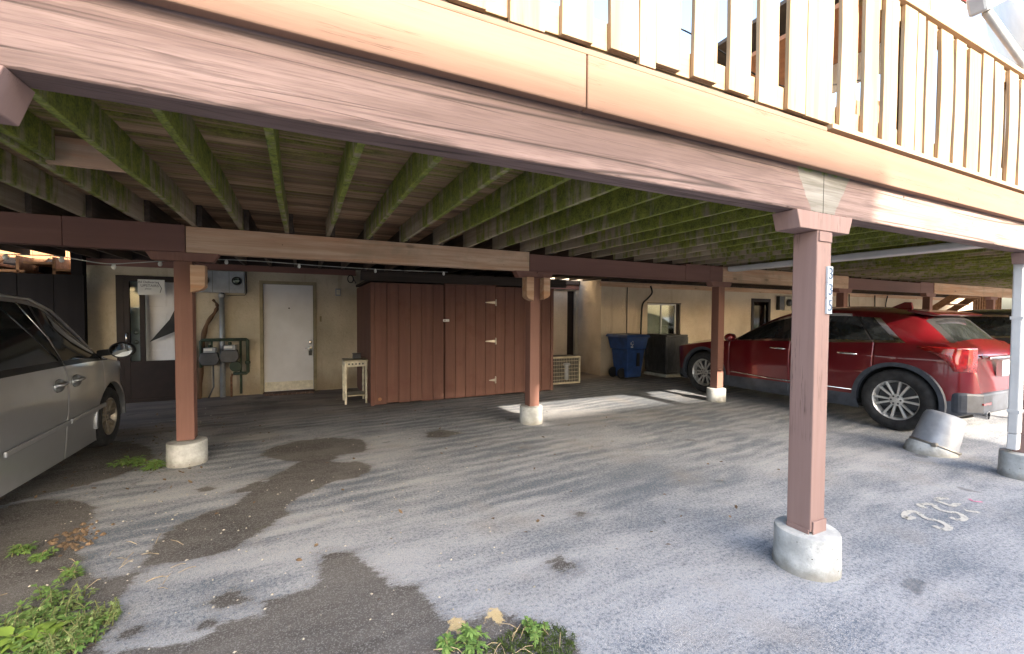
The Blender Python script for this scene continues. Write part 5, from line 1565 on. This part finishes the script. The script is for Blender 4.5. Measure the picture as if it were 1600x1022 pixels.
# ================================================================== weeds, moss, litter
def leaf(mb, p, d, up, L, W, bend=.3):
    d = d.normalized(); s = d.cross(up).normalized(); n = s.cross(d).normalized()
    pts = []
    for u, w in ((0, .08), (.3, .85), (.6, .9), (.85, .45), (1, .02)):
        c = p + d * (L * u) - n * (bend * L * u * u) 
        pts += [c - s * (W * w / 2) + n * (W * w * .12), c, c + s * (W * w / 2) + n * (W * w * .12)]
    fs = []
    for i in range(4):
        a = i * 3
        fs += [(a, a + 1, a + 4, a + 3), (a + 1, a + 2, a + 5, a + 4)]
    mb.add(pts, fs)
def weed_mesh(rr, cx, cy, rad, n, hmin, hmax, Lr, Wr, lobed=True):
    mb, sm = MB(), MB()
    for i in range(n):
        a = rr.uniform(0, 6.28); q = rad * math.sqrt(rr.random())
        base = Vector((cx + q * math.cos(a), cy + q * math.sin(a), 0))
        h = rr.uniform(hmin, hmax)
        lean = Vector((rr.uniform(-1, 1), rr.uniform(-1, 1), 0)) * h * .5
        top = base + lean + Vector((0, 0, h))
        sm.tube([base, base + lean * .35 + Vector((0, 0, h * .6)), top], [.0035, .003, .002], 4)
        k = rr.randint(4, 7)
        for j in range(k):
            u = .35 + .65 * j / k
            p = base.lerp(top, u)
            th = j * 2.4 + rr.uniform(-.4, .4) + a
            d = Vector((math.cos(th), math.sin(th), rr.uniform(-.1, .6)))
            L = rr.uniform(*Lr); W = rr.uniform(*Wr)
            leaf(mb, p, d, Vector((0, 0, 1)), L, W, rr.uniform(.1, .5))
            if lobed:
                for sgn in (-1, 1):
                    d2 = (Matrix.Rotation(sgn * .75, 3, 'Z') @ d)
                    leaf(mb, p + d.normalized() * L * .3, d2, Vector((0, 0, 1)), L * .6, W * .7, .3)
    return mb, sm
def weed(label, cx, cy, rad, n, hmin, hmax, Lr, Wr, seed, mat='leaf', lobed=True):
    rr = random.Random(seed)
    t_ = thing('weed', label, 'weed', (cx, cy, 0), 'weeds in the asphalt')
    mb, sm = weed_mesh(rr, cx, cy, rad, n, hmin, hmax, Lr, Wr, lobed)
    obj('leaves', mb, M[mat], t_, True); obj('stems', sm, M['stem'], t_)
rr = random.Random(5)
mbA, smA = MB(), MB()
for cx, cy, rad, n in ((-1.12, 2.86, .12, 22), (-1.02, 2.70, .12, 26), (-.93, 2.63, .09, 18), (-1.2, 3.02, .1, 14), (-1.16, 2.66, .16, 26), (-.9, 2.75, .06, 10), (-1.05, 2.5, .16, 30), (-1.24, 3.16, .06, 6), (-1.3, 2.8, .12, 14), (-1.4, 2.95, .1, 8)):
    a, b = weed_mesh(rr, cx, cy, rad, int(n * .8), .02, .085, (.016, .055), (.008, .022))
    mbA.add(a.v, a.f); smA.add(b.v, b.f)
mbF, smF = MB(), MB()
for cx, cy, rad, n in ((-.93, 2.68, .1, 26), (-.98, 2.56, .1, 26), (-1.1, 2.95, .12, 16), (-.86, 2.78, .05, 10), (-1.22, 2.78, .14, 22)):
    a, b = weed_mesh(rr, cx, cy, rad, n, .04, .12, (.012, .03), (.006, .012))
    mbF.add(a.v, a.f); smF.add(b.v, b.f)
wp = thing('weed_patch', 'spreading patch of green weeds in the near corner of the lot', 'weeds', (-1.1, 2.8, 0))
wp['kind'] = 'stuff'
obj('leaves', mbA, M['leaf'], wp, True); obj('stems', smA, M['stem'], wp)
obj('fine_leaves', mbF, M['leaf3'], wp, True); obj('fine_stems', smF, M['stem'], wp)
weed('broad yellow-green leafed weed amid the near weed patch', -1.1, 2.70, .045, 4, .06, .11, (.07, .10), (.045, .06), 12, 'leaf2', False)
weed('small weed sprig on dark ground above the weed patch', -1.22, 3.28, .05, 7, .02, .07, (.03, .05), (.012, .022), 13)
weed('small weed at the edge of the photo above the patch', -1.60, 3.76, .04, 6, .03, .07, (.035, .055), (.015, .025), 14)
weed('weed beside the reddish debris near the van', -1.42, 3.62, .06, 7, .02, .06, (.03, .05), (.012, .022), 15)
weed('low bright weed between the van and the mossy pier', -1.57, 5.52, .12, 14, .03, .07, (.05, .08), (.025, .035), 16, 'leaf')
weed('bright weed growing at the foot of the mossy pier', -1.29, 5.26, .06, 10, .03, .10, (.05, .08), (.025, .035), 17, 'leaf')
weed('little ferny weed at the bottom edge of the asphalt', .69, 1.835, .05, 8, .03, .07, (.04, .06), (.012, .02), 18)
weed('leafy weed on the mossy hump near the yellow paint', .98, 1.77, .06, 10, .02, .06, (.025, .04), (.01, .018), 19)
weed('weed sprig at the very bottom by the yellow paint', .58, 1.86, .03, 5, .03, .06, (.04, .06), (.014, .022), 20)
# moss hump
mo = MB()
for i in range(900):
    a = rr.uniform(0, 6.28); q = math.sqrt(rr.random())
    p = Vector((.93 + .22 * q * math.cos(a), 1.70 + .14 * q * math.sin(a), .0))
    for j in range(2):
        leaf(mo, p, Vector((rr.uniform(-1, 1), rr.uniform(-1, 1), rr.uniform(.2, 1.2))), Vector((.1, .2, 1)), rr.uniform(.012, .03), rr.uniform(.003, .006), .4)
o = obj('moss', mo, M['mossgreen'], None, True)
tag(o, 'dark moss and grass tuft at the bottom edge of the asphalt', 'moss', kind='stuff')
ms = MB()
for i in range(24):
    p = Vector((rr.uniform(.55, 1.1), rr.uniform(1.62, 1.85), .005)); d = Vector((rr.uniform(-1, 1), rr.uniform(-1, 1), rr.uniform(0, .3))).normalized()
    ms.tube([p, p + d * .04 + Vector((0, 0, .01)), p + d * rr.uniform(.06, .1)], .0016, 4)
for i in range(30):
    p = Vector((rr.uniform(-1.5, -.6), rr.uniform(2.4, 3.6), .006)); d = Vector((rr.uniform(-1, 1), rr.uniform(-1, 1), rr.uniform(0, .2))).normalized()
    ms.tube([p, p + d * .05 + Vector((0, 0, .008)), p + d * rr.uniform(.06, .12)], .0018, 4)
o = obj('straw_litter', ms, M['straw'], None)
tag(o, 'dry straw bits lying among the weeds', 'litter', kind='stuff')
# leaf litter and pale chips over the lot
lm, cm = MB(), MB()
for i in range(420):
    z = rr.random()
    if z < .45: x, y = rr.uniform(-2.4, -.8), rr.uniform(4.6, 7.5)
    elif z < .8: x, y = rr.uniform(-2.4, 4.5), rr.uniform(5.8, 8.8)
    else: x, y = rr.uniform(-1.2, 4.5), rr.uniform(2.0, 5.8)
    leaf(lm, Vector((x, y, .006)), Vector((rr.uniform(-1, 1), rr.uniform(-1, 1), rr.uniform(-.05, .25))), Vector((rr.uniform(-.3, .3), rr.uniform(-.3, .3), 1)), rr.uniform(.02, .05), rr.uniform(.012, .028), rr.uniform(-.3, .3))
for i in range(520):
    if rr.random() < .5: x, y = rr.uniform(-1.6, 1.2), rr.uniform(1.8, 4.5)
    else: x, y = rr.uniform(-2, 4.5), rr.uniform(3.5, 8.5)
    s = rr.uniform(.003, .008)
    a = rr.uniform(0, 3)
    c, q = math.cos(a) * s, math.sin(a) * s
    cm.add([(x + c * 1.6, y + q * 1.6, .002), (x - q, y + c, .002), (x - c * 1.3, y - q * 1.3, .002), (x + q, y - c, .002), (x, y, .002 + s * .9)], [(0, 1, 4), (1, 2, 4), (2, 3, 4), (3, 0, 4)])
o = obj('leaf_litter', lm, M['leafdry'], None)
tag(o, 'scattered dry leaves on the asphalt', 'litter', kind='stuff')
o = obj('stone_chips', cm, M['chip'], None)
tag(o, 'pale stone chips scattered over the asphalt', 'gravel', kind='stuff')
# reddish crumbled debris by the weeds
db = MB()
for i in range(70):
    x, y = -1.38 + rr.gauss(0, .06), 3.86 + rr.gauss(0, .11)
    s = rr.uniform(.008, .022)
    db.lathe([(s * .6, 0), (s, s * .3), (s * .5, s * .9), (.001, s)], 5, (x, y, 0))
o = obj('debris', db, M['leafdry'], None)
tag(o, 'heap of reddish brown crumbled bark on dark ground', 'debris', kind='stuff')
